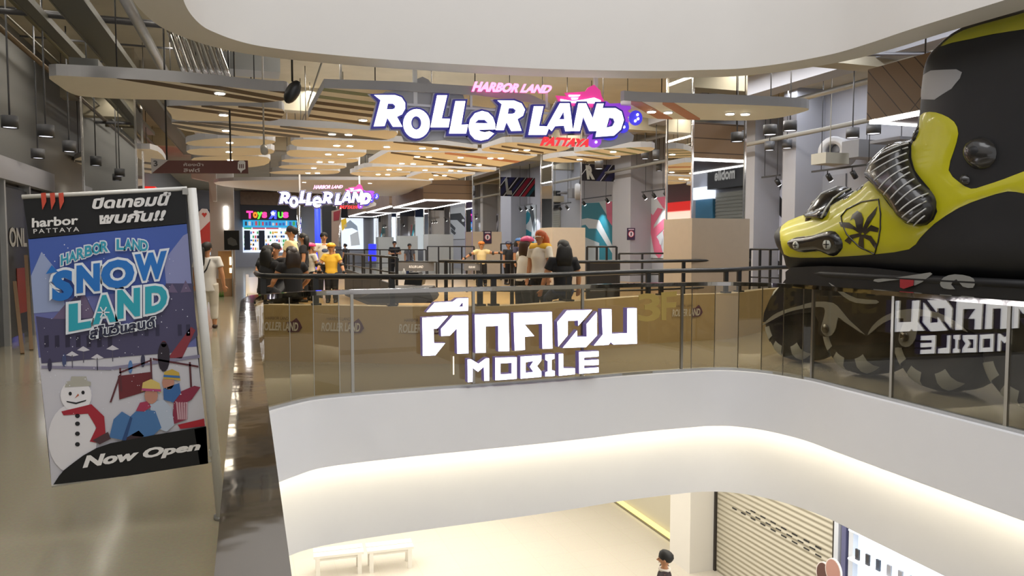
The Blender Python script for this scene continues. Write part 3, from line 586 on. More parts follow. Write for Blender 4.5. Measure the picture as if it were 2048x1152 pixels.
def board_on(t, x0, x1, d, y0, y1):
    A, B = on_d(x0, y1, d), on_d(x1, y0, d); c = t.location; mb = MB(); mb.bar(Vector((A.x, A.y, (A.z + B.z) / 2)) - c, Vector((B.x, B.y, (A.z + B.z) / 2)) - c, .03, B.z - A.z) ; o = mb.build('printed_board', M_dgrey, t)
    e = Vector((B.x - A.x, B.y - A.y, 0)); f = rect_fn(Vector((A.x, A.y, A.z)) - c + e * .3 + Vector((0, 0, (B.z - A.z) * .35)) - HEAD * .03, e * .4, (0, 0, (B.z - A.z) * .3), -HEAD); mb = MB(); fit_text(mb, 'ROLLER LAND', f, M_white, bold=.02, shear=.2); mb.build('lettering', None, t)
board_on(a, 797, 868, 20.6, 525, 542); board_on(b, 928, 960, 20.1, 527, 541)
g = straight('black gate railing in front of the teal wall graphic', 1174, 493, 18, 1233, 494, 18, .3, 4, mids=(.55,))
straight('low black railing under the pink lettering mural', 1238, 514, 18.5, 1330, 500, 19, .3, 3)
straight('black railing beside the blue and white wall graphic', 1500, 497, 16, 1562, 500, 15.5, .3, 4)
wedge('equipment_case', 'black storage case standing behind the gate railing', 'case', [(1178, 522), (1236, 522), (1236, 617.5), (1178, 617.5)], 15, .3, 1, .6, mat('black_case', (.02, .02, .022), .7))
wedge('blue_lit_pillar', 'short glowing blue pillar at the back of the rink', 'light', [(737, 488), (750, 488), (750, 522), (737, 522)], 33, .3, 1, .3, glow('2a30ff', 1.6))
# ================================================================ giant inflatable roller skate
ZK, ZW = zoomer(1480, 0, 2.056), zoomer(1480, 480, 2.743)
VM, VW, VR = 7.34, .62, .8
sil = [on_x(x, y, VM) for x, y in ZK([(162, 965), (170, 935), (195, 905), (265, 876), (350, 850), (420, 812), (510, 752), (565, 690), (640, 610), (700, 575), (724, 520), (732, 470), (738, 400), (748, 310), (775, 240), (820, 190), (860, 155), (920, 120), (1040, 85), (1168, 48)])]
sil = [(p.y - .27, p.z) for p in sil]
low = [(p.y - .27, p.z) for p in (on_x(x, y, VM) for x, y in ZK([(166, 1000), (182, 1045), (205, 1078), (212, 1110), (240, 1132), (420, 1140)]))]
OUT = sil + [(4.5, 4.05), (3.95, 3.9), (3.7, 3.4), (3.72, 2.4), (3.55, 1.7), (3.6, 1.28), (3.9, 1.16), (6.0, 1.14)] + low[::-1]
OUT = [(p.x, p.y) for p in catmull([Vector((a, b, 0)) for a, b in OUT], 3, True)]
def dist_poly(a, b, P):
    best = 9e9
    for i in range(len(P)):
        x0, y0 = P[i - 1]; x1, y1 = P[i]; dx, dy = x1 - x0, y1 - y0; L = dx * dx + dy * dy
        t = 0 if L < 1e-12 else max(0, min(1, ((a - x0) * dx + (b - y0) * dy) / L)); d = (a - x0 - dx * t) ** 2 + (b - y0 - dy * t) ** 2
        if d < best: best = d
    return math.sqrt(best)
def in_poly(a, b, P):
    r = False; j = len(P) - 1
    for i in range(len(P)):
        if (P[i][1] > b) != (P[j][1] > b) and a < (P[j][0] - P[i][0]) * (b - P[i][1]) / (P[j][1] - P[i][1]) + P[i][0]: r = not r
        j = i
    return r
def prof(d, R): k = 1 - min(d / R, 1); return math.sqrt(max(0, 1 - k * k))
def body_v(a, b):
    if not in_poly(a, b, OUT): return VM
    return VM - VW * (.35 * prof(dist_poly(a, b, OUT), .25) + .65 * prof(dist_poly(a, b, OUT), VR))
def grid_fill(P, step):
    xs = [p[0] for p in P]; ys = [p[1] for p in P]; pts = []
    y = min(ys) + step / 2; k = 0
    while y < max(ys):
        x = min(xs) + step / 2 + (step / 2 if k % 2 else 0)
        while x < max(xs):
            if in_poly(x, y, P) and dist_poly(x, y, P) > step * .4: pts.append((x, y))
            x += step
        y += step * .87; k += 1
    n = len(P); V = [Vector(p) for p in P + pts]
    ov, _, of, _, _, _ = geometry.delaunay_2d_cdt(V, [(i, (i + 1) % n) for i in range(n)], [], 1, 1e-6)
    return [tuple(v) for v in ov], [tuple(f) for f in of]
def resample(P, s):
    out = []
    for i in range(len(P)):
        a, b = Vector(P[i - 1]), Vector(P[i]); n = max(1, int((b - a).length / s)); out += [tuple(a.lerp(b, k / n)) for k in range(n)]
    return out
sk = thing('inflatable_roller_skate', 'giant black and yellow inflatable inline roller skate standing behind the right glass', 'inflatable skate', (VM, 6.6, 0))
so = Vector(sk.location)
M_vblack = mat('black_vinyl', (.012, .012, .013), .5, var=.3, scale=3, bump=.12, spec=.35); M_vyel = mat('yellow_vinyl', srgb('bab408'), .38, bump=.08, scale=3, coat=.2); M_vgrey = mat('grey_vinyl_print', (.33, .33, .34), .5)
M_volive = mat('olive_vinyl', srgb('9c9a0c'), .4); M_vwhite = mat('white_vinyl_line', (.62, .62, .60), .5); M_vdk = mat('glossy_black_vinyl', (.02, .018, .016), .22, coat=.4)
V2, F2 = grid_fill(resample(OUT, .07), .075); mb = MB()
vv = [VM - body_v(a, b) for a, b in V2]
mb.add([Vector((VM - w_, a, b)) - so for (a, b), w_ in zip(V2, vv)], F2, M_vblack, True); mb.add([Vector((VM + w_, a, b)) - so for (a, b), w_ in zip(V2, vv)], [f[::-1] for f in F2], M_vblack, True)
bm = bmesh.new()
o = mb.build('boot', None, sk, True); bm.from_mesh(o.data); bmesh.ops.remove_doubles(bm, verts=bm.verts, dist=1e-4); bmesh.ops.recalc_face_normals(bm, faces=bm.faces); bm.to_mesh(o.data); bm.free()
def on_body(px, py, lift_=0, fn=body_v):
    v = VM - VW
    for _ in range(6): p = on_x(px, py, v); v = fn(p.y, p.z) - lift_
    return p
def pillow(name, px, m, W=.012, R=.02, step=.05, smooth=3, lines=(), label=None):
    P = [on_body(x, y) for x, y in px]; P = [(p.y, p.z) for p in P]
    if smooth: P = [(p.x, p.y) for p in catmull([Vector((a, b, 0)) for a, b in P], smooth, True)]
    P = resample(P, step); V, Fc = grid_fill(P, step)
    top = lambda a, b: body_v(a, b) - .004 - W * prof(dist_poly(a, b, P), R)
    mb = MB(); mb.add([Vector((top(a, b), a, b)) - so for a, b in V], Fc, m, True)
    n = len(P); mb.add([Vector((top(a, b), a, b)) - so for a, b in P] + [Vector((body_v(a, b) + .02, a, b)) - so for a, b in P], [(i, (i + 1) % n, n + (i + 1) % n, n + i) for i in range(n)], m, True)
    o = mb.build(name, None, sk, True)
    if label: o['label'] = label
    return o, top, P
pillow('side_panel', ZK([(166, 985), (164, 955), (200, 905), (265, 878), (350, 850), (420, 812), (505, 760), (545, 745), (600, 825), (660, 900), (700, 925), (770, 925), (812, 870), (780, 775), (720, 700), (706, 600), (735, 530), (741, 475), (780, 460), (830, 470), (880, 500), (898, 550), (880, 620), (858, 700), (900, 748), (950, 776), (1000, 765), (1090, 735), (1168, 705), (1260, 680), (1260, 800), (1168, 795), (1100, 787), (1000, 815), (900, 855), (800, 920), (740, 980), (695, 1025), (560, 1045), (400, 1056), (250, 1060), (182, 1045)]), M_vyel, .012, .03, .06, 2, label='yellow side panel')
pillow('cuff_band', ZK([(826, 190), (860, 158), (920, 124), (1040, 88), (1168, 52), (1260, 30), (1260, 105), (1168, 120), (1040, 140), (950, 160), (870, 176)]), M_volive, .02, .05, .06, 2, label='olive yellow top band')
pillow('cuff_patch', ZK([(752, 310), (785, 290), (890, 285), (913, 297), (905, 322), (870, 365), (800, 410), (745, 408), (740, 392)]), M_vgrey, .006, .02, .05, 0, label='grey patch')
strap, stop, SP = pillow('ankle_strap', ZK([(540, 690), (560, 650), (600, 610), (650, 582), (693, 572), (700, 600), (697, 640), (715, 700), (740, 745), (790, 788), (810, 830), (800, 885), (770, 922), (720, 930), (680, 910), (655, 880), (630, 835), (590, 800), (550, 750)]), M_vdk, .17, .16, .04, 2)
for (a, b), (c, d), (e, f) in (((575, 635), (640, 600), (692, 588)), ((548, 672), (610, 632), (690, 606)), ((543, 705), (600, 665), (685, 630)), ((552, 742), (600, 690), (690, 657)), ((572, 775), (615, 715), (695, 685)), ((592, 800), (635, 740), (700, 708)), ((618, 818), (660, 765), (718, 735)), ((640, 842), (690, 785), (745, 760)), ((655, 868), (710, 815), (775, 795)), ((668, 893), (715, 850), (772, 825)), ((690, 915), (730, 880), (770, 855)), ((715, 928), (745, 897), (768, 882))):
    L = []
    for k in range(9):
        t = k / 8; x = a * (1 - t) ** 2 + 2 * c * t * (1 - t) + e * t * t; y = b * (1 - t) ** 2 + 2 * d * t * (1 - t) + f * t * t; q = ZK([(x, y)])[0]
        p = on_body(*q, .0, stop); L.append(p - Vector((.004, 0, 0)) - so)
    mb = MB(); mb.tube(L, .008, None, 6); mb.build('strap_line', M_vwhite, strap)
ts, ttop, TP = pillow('toe_strap', ZK([(268, 888), (300, 842), (340, 802), (400, 778), (455, 772), (440, 790), (400, 822), (372, 862), (345, 903), (290, 900)]), M_vdk, .12, .10, .035, 2)
mb = MB(); L = [on_body(*ZK([q])[0], 0, ttop) - Vector((.005, 0, 0)) - so for q in ((335, 895), (355, 855), (385, 815), (420, 790), (450, 776))]; mb.tube(L, .012, None, 6); mb.build('strap_edge', M_vwhite, ts)
L = [on_x(1622, 446, 6.90), on_x(1632, 425, 6.98), on_x(1652, 400, 7.12), on_x(1682, 386, 7.34), on_x(1690, 396, 7.62), on_x(1690, 420, 7.82)]
mb = MB(); mb.tube([p - so for p in L], [(.10, .06), (.15, .08), (.17, .09), (.17, .09), (.15, .08), (.10, .06)], None, 14); tb = mb.build('toe_strap_band', M_vdk, sk, True)
mb = MB(); mb.tube([p - so + Vector((-.03, .05, .085)) for p in L[:5]], .012, None, 6); mb.build('strap_edge', M_vwhite, tb)
for q in ((495, 775), (440, 810)): pillow('eyelet', ZK([(q[0] + 20 * math.cos(k), q[1] - 12 * math.cos(k) + 12 * math.sin(k)) for k in [i * pi / 4 for i in range(8)]]), M_vdk, .02, .03, .03, 0)
bk, btop, BP = pillow('buckle', ZK([(205, 992), (240, 972), (300, 966), (350, 950), (395, 950), (422, 982), (428, 1020), (400, 1050), (370, 1052), (330, 1035), (270, 1040), (225, 1030)]), M_vdk, .08, .07, .03, 2)
for cx, cy, r in ((230, 1008, .05), (358, 1005, .062)):
    p = on_body(*ZK([(cx, cy)])[0], 0, btop) - so; mb = MB(); mb.tube([p + Vector((.03, 0, 0)), p - Vector((.012, 0, 0))], r, None, 18); s_ = mb.build('screw', mat('cream_screw', (.42, .42, .36), .5), bk)
    mb = MB(); mb.box(p - Vector((.014, 0, 0)), (.006, r * 1.5, .012)); mb.box(p - Vector((.014, 0, 0)), (.006, .012, r * 1.5)); mb.build('cross_slot', M_vdk, s_)
sh = [(415, 890), (440, 860), (500, 830), (570, 820), (578, 880), (577, 940), (568, 995), (553, 1045), (490, 1015), (440, 965), (422, 925)]
shp = ZK(sh); cx, cy = 500, 930
mb = MB(); mb.tube([on_body(x, y, .02) - so for x, y in shp + shp[:1]], .010, None, 6); crest = mb.build('crest', M_vdk, sk); crest['label'] = 'black eagle and palm crest in a shield outline'
for L in ([(458, 908), (468, 882), (488, 866), (505, 876), (514, 900), (511, 935), (518, 952), (500, 962), (484, 935), (478, 905), (470, 898)], [(413, 913), (455, 915), (490, 940), (505, 965), (470, 942), (420, 932)], [(435, 990), (460, 966), (500, 958), (512, 970), (472, 980), (458, 1005)], [(508, 950), (530, 895), (571, 848), (563, 880), (535, 925), (516, 962)], [(515, 952), (545, 925), (577, 938), (572, 955), (540, 950), (518, 968)], [(514, 964), (545, 970), (572, 1008), (560, 1022), (538, 990), (512, 976)], [(500, 965), (514, 965), (517, 1030), (500, 1022), (492, 1002)]):
    P = [on_body(x, y) for x, y in ZK(L)]; P2 = resample([(p.y, p.z) for p in P], .04); Vq, Fq = grid_fill(P2, .04); mb = MB(); mb.add([Vector((body_v(a, b) - .022, a, b)) - so for a, b in Vq], Fq, M_vdk, True); mb.build('crest_figure', None, crest, True)
bt, tt, _ = pillow('ankle_button', ZK(ell_pts(988, 630, 68, 68, 20)), M_vdk, .10, .18, .04, 0)
pillow('button_cap', ZK(ell_pts(988, 622, 40, 38, 16)), M_vblack, .135, .16, .04, 0)
pillow('small_buckle', ZK([(708, 578), (722, 540), (736, 520), (742, 540), (734, 560), (718, 584)]), M_vdk, .04, .04, .03, 0)
for L in ([(905, 735), (920, 715), (945, 730), (940, 760), (915, 755)],): pillow('valve', ZK(L), M_vdk, .05, .05, .03, 2)
# sole lip, frame and wheels
mb = MB(); mb.tube([(6.95, 8.25, 1.26), (6.86, 8.0, 1.24), (6.82, 7.5, 1.22), (6.82, 5.5, 1.22), (6.82, 4.2, 1.22)], [.03, .05, .05, .05, .05], None, 10); o = mb.build('sole_lip', M_vblack, sk); o.location = -so
WU = (8.28, 7.15, 6.04, 4.95, 3.9); WC, WR_, WH = 7.2, .545, .34
tp = [(0.0, -WH * .72), (.2, -WH * .80), (.33, -WH), (.44, -WH * .98), (.51, -WH * .8), (.545, -WH * .45), (.55, 0), (.545, WH * .45), (.51, WH * .8), (.44, WH * .98), (.33, WH), (.2, WH * .8), (0.0, WH * .72)]
RX = Matrix.Rotation(pi / 2, 3, 'Y')
for i, u in enumerate(WU):
    c = Vector((WC, u, .555)) - so; mb = MB(); mb.lathe([(r, z) for r, z in tp], c, M_vblack, 36, RX); wl = mb.build('wheel', None, sk, True)
    for j, ang in enumerate((-60, -112, -152, 40, 118)):
        a0, a1 = math.radians(ang - 12), math.radians(ang + 12); mb = MB(); V = []
        for r, z in ((.34, -WH * 1.01), (.44, -WH * 1.0), (.50, -WH * .85), (.53, -WH * .62)):
            for k in range(5):
                a = a0 + (a1 - a0) * k / 4; V.append(c + Vector((z - .006, -(r + .004) * math.cos(a), (r + .004) * math.sin(a))))
        mb.add(V, [(r * 5 + k, r * 5 + k + 1, r * 5 + k + 6, r * 5 + k + 5) for r in range(3) for k in range(4)], None, True)
        mb.build('wheel_patch', mat('pale_wheel_print', (.40, .42, .43), .5), wl)
XF = 6.845
def plate(name, L, m, x, dep, par=None, sm=2):
    P = [on_x(a, b, x) for a, b in ZW(L)]; P = [(p.y, p.z) for p in P]
    if sm: P = [(p.x, p.y) for p in catmull([Vector((a, b, 0)) for a, b in P], sm, True)]
    mb = MB(); mb.poly([P], lambda a, b, h: Vector((x - h, a, b)) - so, dep, m); return mb.build(name, None, par or sk, True)
fr = plate('wheel_frame', [(145, 450), (180, 330), (270, 215), (300, 150), (700, 150), (1100, 200), (1700, 290), (1760, 650), (1400, 560), (1330, 520), (1200, 455), (1080, 430), (985, 450), (955, 540), (915, 590), (878, 575), (862, 520), (760, 500), (700, 524), (600, 450), (535, 440), (525, 505), (485, 530), (447, 505), (452, 450), (400, 395), (250, 420)], M_vblack, XF, .06)
M_fl = mat('grey_frame_print', (.25, .25, .235), .5)
for L in ([(125, 465), (180, 415), (240, 385), (330, 360), (415, 338), (510, 345), (555, 385), (600, 440), (685, 518), (620, 478), (570, 445), (540, 425), (528, 480), (505, 522), (472, 526), (447, 495), (455, 450), (466, 410), (464, 372), (415, 368), (330, 380), (250, 402), (150, 455)],
          [(703, 522), (730, 470), (790, 420), (880, 385), (980, 378), (1090, 400), (1180, 445), (1250, 505), (1170, 470), (1060, 425), (985, 420), (975, 470), (965, 540), (930, 585), (890, 580), (872, 545), (885, 490), (900, 430), (820, 440), (760, 475)],
          [(490, 235), (560, 280), (640, 320), (750, 330), (750, 350), (640, 345), (570, 310)], [(740, 215), (870, 205), (1045, 178), (1035, 205), (960, 250), (900, 215), (760, 232)], [(1100, 240), (1120, 205), (1180, 188), (1260, 200), (1290, 225), (1280, 262), (1225, 255), (1190, 215), (1160, 245), (1180, 270), (1120, 265)]): plate('frame_print', L, M_fl, XF - .064, .008, fr)
for q in ((470, 487), (903, 530)):
    p = on_x(*ZW([q])[0], XF - .08) - so; mb = MB(); mb.tube([p, p - Vector((.012, 0, 0))], .055, None, 16); mb.build('axle_hole', M_vdk, fr)
plate('red_tag', [(880, 215), (955, 220), (952, 250), (900, 268), (880, 260)], mat('red_tag', (.35, .02, .03), .5), XF - .08, .008, fr, 0)
# ================================================================ people
SKIN = mat('skin_tan', srgb('b8845f'), .6); SKIN2 = mat('skin_brown', srgb('96643f'), .6); HAIR = mat('black_hair', (.008, .007, .006), .62, var=.3, scale=40)
def V3(*a): return Vector(a)
def person(label, loc, face, H, shirt, pants, hair=None, skin=None, hairstyle='short', arms=None, legs=None, lean=(0, 0), pelvis=None, sleeve=.55, leglen=.95, shoe=None, helmet=None, pads=False, group=None, extra=None, headturn=0, skates=False, long_top=False, kid=False):
    """local frame: x to the person's right, y the way they face, z up, unit = body height. arms/legs: two (upper, lower) directions, right one first"""
    skin = skin or SKIN; t = thing('person', label, 'person', loc, face, group)
    arms = arms or (((.12, .02, -1), (.04, .2, -1)), ((-.12, .02, -1), (-.04, .2, -1))); legs = legs or (((.03, .02, -1), (.02, -.04, -1)), ((-.03, -.02, -1), (-.02, -.06, -1)))
    hs = .155 if kid else .135                             # head height
    pz = pelvis if pelvis else .52
    ln = V3(lean[0], lean[1], 1).normalized(); P = V3(0, 0, pz); waist = P + V3(0, 0, .06) + ln * .01; chest = P + ln * .20; neck = P + ln * .305; head = neck + (ln * .6 + V3(0, 0, .4)).normalized() * (.035 + hs * .5)
    sw = .108 if kid else .118; sh = [neck + V3(s * sw, 0, -.028) for s in (1, -1)]; hp = [P + V3(s * .052, 0, -.02) for s in (1, -1)]
    D = lambda d: Vector(d).normalized()
    el = [sh[i] + D(arms[i][0]) * .165 for i in (0, 1)]; wr = [el[i] + D(arms[i][1]) * .145 for i in (0, 1)]
    kn = [hp[i] + D(legs[i][0]) * (.225 if kid else .24) for i in (0, 1)]; an = [kn[i] + D(legs[i][1]) * .225 for i in (0, 1)]
    if not pelvis:
        dz = min(a.z for a in an) - .045
        for v in [P, waist, chest, neck, head] + sh + hp + el + wr + kn + an: v.z -= dz
    S_ = H; q = lambda L: [p * S_ for p in L]; fat = 1.08 if kid else 1.0
    RB = Matrix.Rotation(headturn, 3, 'Z')
    # body: lofted limbs fused into one skin
    mb = MB(); rr = lambda *L: [x * S_ * fat for x in L]
    mb.tube(q([P - V3(0, 0, .05), P, waist, chest, neck - ln * .03, neck]), [(a * S_ * fat, b * S_ * fat) for a, b in ((.07, .06), (.085, .065), (.075, .055), (.095, .062), (.07, .05), (.03, .03))], None, 16)
    mb.tube(q([neck - ln * .03, head]), rr(.03, .028), None, 12)
    hx = hs * .5
    hd = [(0.002, -1), (.42, -.93), (.62, -.72), (.80, -.35), (.92, .05), (.94, .4), (.78, .75), (.45, .95), (.002, 1.0)]
    mb.lathe([(r * hx * .80 * S_, z * hx * S_) for r, z in hd], head * S_, None, 18, Matrix.Diagonal(Vector((.92, 1.1, 1))))
    fy = RB @ V3(0, 1, 0); fx = RB @ V3(1, 0, 0)
    mb.tube([(head + fy * hx * .70 + V3(0, 0, hx * .10)) * S_, (head + fy * hx * 1.02 - V3(0, 0, hx * .22)) * S_, (head + fy * hx * .78 - V3(0, 0, hx * .30)) * S_], [hx * .08 * S_, hx * .15 * S_, hx * .12 * S_], None, 8)
    for s in (1, -1): mb.ell((head + fx * s * hx * .76 - V3(0, 0, hx * .05)) * S_, (hx * .10 * S_, hx * .18 * S_, hx * .27 * S_), None, 8, 6)
    for i in (0, 1):
        mb.tube(q([neck - ln * .035, sh[i], sh[i].lerp(el[i], .4), el[i], el[i].lerp(wr[i], .3), wr[i]]), rr(.035, .037, .032, .026, .026, .018), None, 12)
        s = 1 if i == 0 else -1; d = D(arms[i][1]); side = d.cross(V3(0, 1, 0)) if abs(d.y) < .8 else d.cross(V3(0, 0, 1)); side.normalize(); nrm = side.cross(d); hnd = wr[i]
        mb.tube(q([hnd, hnd + d * .022, hnd + d * .05]), [(.018 * S_, .013 * S_), (.025 * S_, .012 * S_), (.024 * S_, .010 * S_)], None, 10)
        bend = nrm * (.25 if nrm.y > 0 else -.25)
        for k, (o_, ln_) in enumerate(((-.018, .036), (-.006, .044), (.006, .041), (.018, .033))):
            b0 = hnd + d * .047 + side * o_; mb.tube(q([b0, b0 + d * ln_ * .5 + bend * ln_ * .2, b0 + d * ln_ * .95 + bend * ln_ * .8]), rr(.0062, .0058, .0045), None, 6)
        b0 = hnd + d * .018 + side * .02 * s; mb.tube(q([b0, b0 + side * .016 * s + d * .018, b0 + side * .02 * s + d * .038]), rr(.008, .007, .005), None, 6)
        mb.tube(q([hp[i] + V3(0, 0, .02), hp[i].lerp(kn[i], .3), kn[i], kn[i].lerp(an[i], .3), an[i].lerp(kn[i], .1), an[i]]), rr(.06, .058, .04, .04, .026, .024), None, 12)
        fd = V3(0, 1, 0); f0 = an[i]; mb.tube(q([f0 + V3(0, -.02, -.02), f0 + V3(0, .03, -.025), f0 + fd * .09 + V3(0, 0, -.033)]), [(.02 * S_, .024 * S_), (.024 * S_, .02 * S_), (.02 * S_, .011 * S_)], None, 10)
    body = mb.build('body', skin, t, True); md = body.modifiers.new('fuse', 'REMESH'); md.mode = 'VOXEL'; md.voxel_size = .0075 * S_; md.use_smooth_shade = True
    def cloth(name, fn, m, vox=.010):
        mb = MB(); fn(mb); o = mb.build(name, m, t, True); r = o.modifiers.new('fuse', 'REMESH'); r.mode = 'VOXEL'; r.voxel_size = vox * S_; r.use_smooth_shade = True; sm = o.modifiers.new('soft', 'SMOOTH'); sm.iterations = 3; return o
    e = .011
    def f_shirt(mb):
        bot = P - V3(0, 0, .09) if long_top else P - V3(0, 0, .015)
        mb.tube(q([bot, P + V3(0, 0, .02), waist, chest, neck - ln * .035, neck - ln * .004]), [((a + e) * S_ * fat, (b + e) * S_ * fat) for a, b in ((.092, .072), (.086, .068), (.08, .062), (.096, .066), (.075, .05), (.036, .036))], None, 18)
        for i in (0, 1):
            f = sleeve; L = [neck - ln * .035, sh[i]] + ([sh[i].lerp(el[i], f)] if f <= 1 else [el[i], el[i].lerp(wr[i], f - 1)]); mb.tube(q(L), rr(*((.044, .049) + ((.046,) if f <= 1 else (.04, .032)))), None, 12)
    cloth('shirt', f_shirt, shirt)
    def f_pants(mb):
        mb.tube(q([P - V3(0, 0, .06), P, waist + V3(0, 0, .0)]), [((a) * S_ * fat, b * S_ * fat) for a, b in ((.082, .07), (.094, .075), (.082, .062))], None, 16)
        for i in (0, 1):
            L = [hp[i] + V3(0, 0, .02), hp[i].lerp(kn[i], .3)]; R = [.067, .066]
            if leglen > .5: L += [kn[i], kn[i].lerp(an[i], min(1, (leglen - .5) * 2))]; R += [.050, .042]
            else: L += [hp[i].lerp(kn[i], leglen * 2)]; R += [.06]
            mb.tube(q(L), rr(*R), None, 12)
    cloth('trousers' if leglen > .5 else 'shorts', f_pants, pants)
    for i in (0, 1):
        f0 = an[i]
        if skates:
            mb = MB(); mb.tube(q([f0 + V3(0, -.01, .06), f0 + V3(0, -.012, 0), f0 + V3(0, -.01, -.02)]), rr(.034, .036, .04), None, 12); mb.tube(q([f0 + V3(0, -.045, -.03), f0 + V3(0, .03, -.028), f0 + V3(0, .1, -.03)]), rr(.028, .032, .018), None, 10)
            b_ = mb.build('skate_boot', shoe or M_black, t, True)
            for k in range(4): mb = MB(); mb.tube(q([f0 + V3(-.009, -.045 + k * .042, -.055), f0 + V3(.009, -.045 + k * .042, -.055)]), [.02 * S_] * 2, None, 12); mb.build('skate_wheel', M_grey, b_)
        else:
            mb = MB(); mb.tube(q([f0 + V3(0, -.035, -.022), f0 + V3(0, .03, -.022), f0 + V3(0, .095, -.034)]), [(.026 * S_, .022 * S_), (.03 * S_, .024 * S_), (.022 * S_, .011 * S_)], None, 10); mb.build('shoe', shoe or M_black, t, True)
        if pads:
            for nm, c_, r_ in (('knee_pad', kn[i], .056), ('elbow_pad', el[i], .04), ('wrist_guard', wr[i], .03)): mb = MB(); mb.ell(c_ * S_, (r_ * S_,) * 2 + (r_ * 1.15 * S_,), None, 12, 8); mb.build(nm, M_black, t)
    # face
    def feat(name, L, m):
        mb = MB()
        for c_, r_ in L: mb.ell(c_ * S_, [x * S_ for x in r_], None, 8, 6, RB)
        return mb.build(name, m, t)
    for s in (1, -1): feat('eye', [(head + fx * s * hx * .34 + fy * hx * .80 + V3(0, 0, hx * .10), (hx * .12, hx * .06, hx * .06))], M_black)
    feat('mouth', [(head + fy * hx * .74 - V3(0, 0, hx * .52), (hx * .22, hx * .06, hx * .05))], mat('lip', srgb('8a4a40'), .5))
    hm = hair or HAIR
    if helmet:
        mb = MB(); n = 18; pr = [(.96, .30), (1.05, .42), (1.0, .66), (.80, .96), (.44, 1.16), (.002, 1.24)]; mb.lathe([(r * hx * 1.02 * S_, z * hx * S_) for r, z in pr], head * S_, None, n, Matrix.Diagonal(Vector((.98, 1.2, 1)))); h_ = mb.build('helmet', helmet, t)
        for a in (-.5, 0, .5): mb = MB(); mb.tube([(head + RB @ V3(math.sin(a) * hx * .72, hx * .95 * math.cos(a * .6) * k1, hx * z1)) * S_ for k1, z1 in ((.95, .72), (.55, 1.08), (.0, 1.2))], hx * .07 * S_, None, 6); mb.build('helmet_vent', M_black, h_)
        for s in (1, -1): mb = MB(); mb.tube([(head + fx * s * hx * .78) * S_, (head + fx * s * hx * .5 + fy * hx * .3 - V3(0, 0, hx * .85)) * S_], hx * .05 * S_, None, 6); mb.build('chin_strap', M_black, h_)
    if hairstyle:
        mb = MB(); top = head + V3(0, 0, hx * .16) - fy * hx * .12
        if not helmet: mb.lathe([(r * hx * S_, z * hx * S_) for r, z in ((.80, -.30), (.90, 0), (.93, .4), (.75, .75), (.42, .92), (.002, .97))], top * S_, None, 18, RB @ Matrix.Rotation(.42, 3, 'X') @ Matrix.Diagonal(Vector((.94, 1.12, 1))))
        back = head - fy * hx * .45
        if hairstyle == 'long': mb.tube(q([back + V3(0, 0, hx * .5), back - V3(0, 0, hx * .2) - fy * hx * .2, back - V3(0, 0, hx * 1.3) - fy * hx * .25, back - V3(0, 0, hx * 2.6) - fy * hx * .25]), [(hx * a * S_, hx * b * S_) for a, b in ((.8, .6), (1.12, .7), (1.3, .55), (1.05, .35))], None, 14)
        if hairstyle == 'pony': mb.tube(q([back + V3(0, 0, hx * .35) - fy * hx * .35, back - fy * hx * .75 - V3(0, 0, hx * .2), back - fy * hx * .75 - V3(0, 0, hx * 1.8), back - fy * hx * .55 - V3(0, 0, hx * 3.2)]), [hx * a * S_ for a in (.3, .36, .32, .12)], None, 12)
        if hairstyle == 'short': mb.tube(q([back + V3(0, 0, hx * .3), back - V3(0, 0, hx * .35)]), [hx * .62 * S_, hx * .5 * S_], None, 12)
        o = mb.build('hair', hm, t, True)
    for nm, fn, m in (extra or []): mb = MB(); fn(mb, dict(head=head, neck=neck, chest=chest, P=P, S=S_, sh=sh, wr=wr, hx=hx)); mb.build(nm, m, t)
    if pelvis and legs[0][0][1] > .5:                      # seated: a stool under them
        b = thing('stool', 'round black stool under the ' + label.split(' seated')[0].split(' bent')[0].split(' partly')[0].split(' seen')[0], 'stool', loc, 0, 'stools behind the rink railing'); zt = (pelvis - .115) * H
        mb = MB(); mb.cyl((0, 0, zt - .05), .15, .05); mb.build('seat', M_black, b); mb = MB(); mb.cyl((0, 0, .02), .025, zt - .07, None, 10); mb.build('stem', M_steel, b); mb = MB(); mb.cyl((0, 0, 0), .16, .025); mb.build('base', M_black, b)
    return t
def face_to(a): return math.radians(a)                     # 0 faces away down the hall, 180 faces the camera end
def at_floor(px, py, z): p = on_z(px, py, z); return (p.x, p.y, z)
def at_depth(px, d, z): p = on_d(px, 488, d); return (p.x, p.y, z)
tee_w = pm('d9d3c6', .8, var=.04); stripe = mat('striped_white_cotton', (.62, .60, .57), .8); tee_k = pm('17171a', .85); tee_y = pm('d9a92e', .8); tee_cream = pm('dcc896', .8); trw = pm('c9c2b4', .8); trk = pm('121215', .8); jean = pm('27365c', .8); grey_t = pm('6f6f73', .8); char = pm('2a2b30', .85)
def strap(mb, j): mb.tube([(j['neck'] + V3(.04, -.06, -.02)) * j['S'], (j['chest'] + V3(0, -.078, -.03)) * j['S'], (j['P'] + V3(-.09, -.07, .05)) * j['S']], .008 * j['S'], None, 6)
def bag(mb, j): mb.box((j['P'] + V3(-.125, -.02, -.02)) * j['S'], (.05 * j['S'], .12 * j['S'], .10 * j['S']))
person('person in striped white top and cropped white trousers walking away with ponytail', at_floor(418, 657, 0), face_to(-6), 1.62, stripe, trw, hairstyle='pony', legs=(((.02, .16, -1), (.01, -.02, -1)), ((-.02, -.10, -1), (-.01, -.22, -1))), arms=(((.25, -.1, -1), (.12, .15, -1)), ((-.14, .15, -1), (-.05, .4, -1))), leglen=.86, shoe=pm('3a2a22', .6), extra=[('bag_strap', strap, M_black)], long_top=True, headturn=-.5)
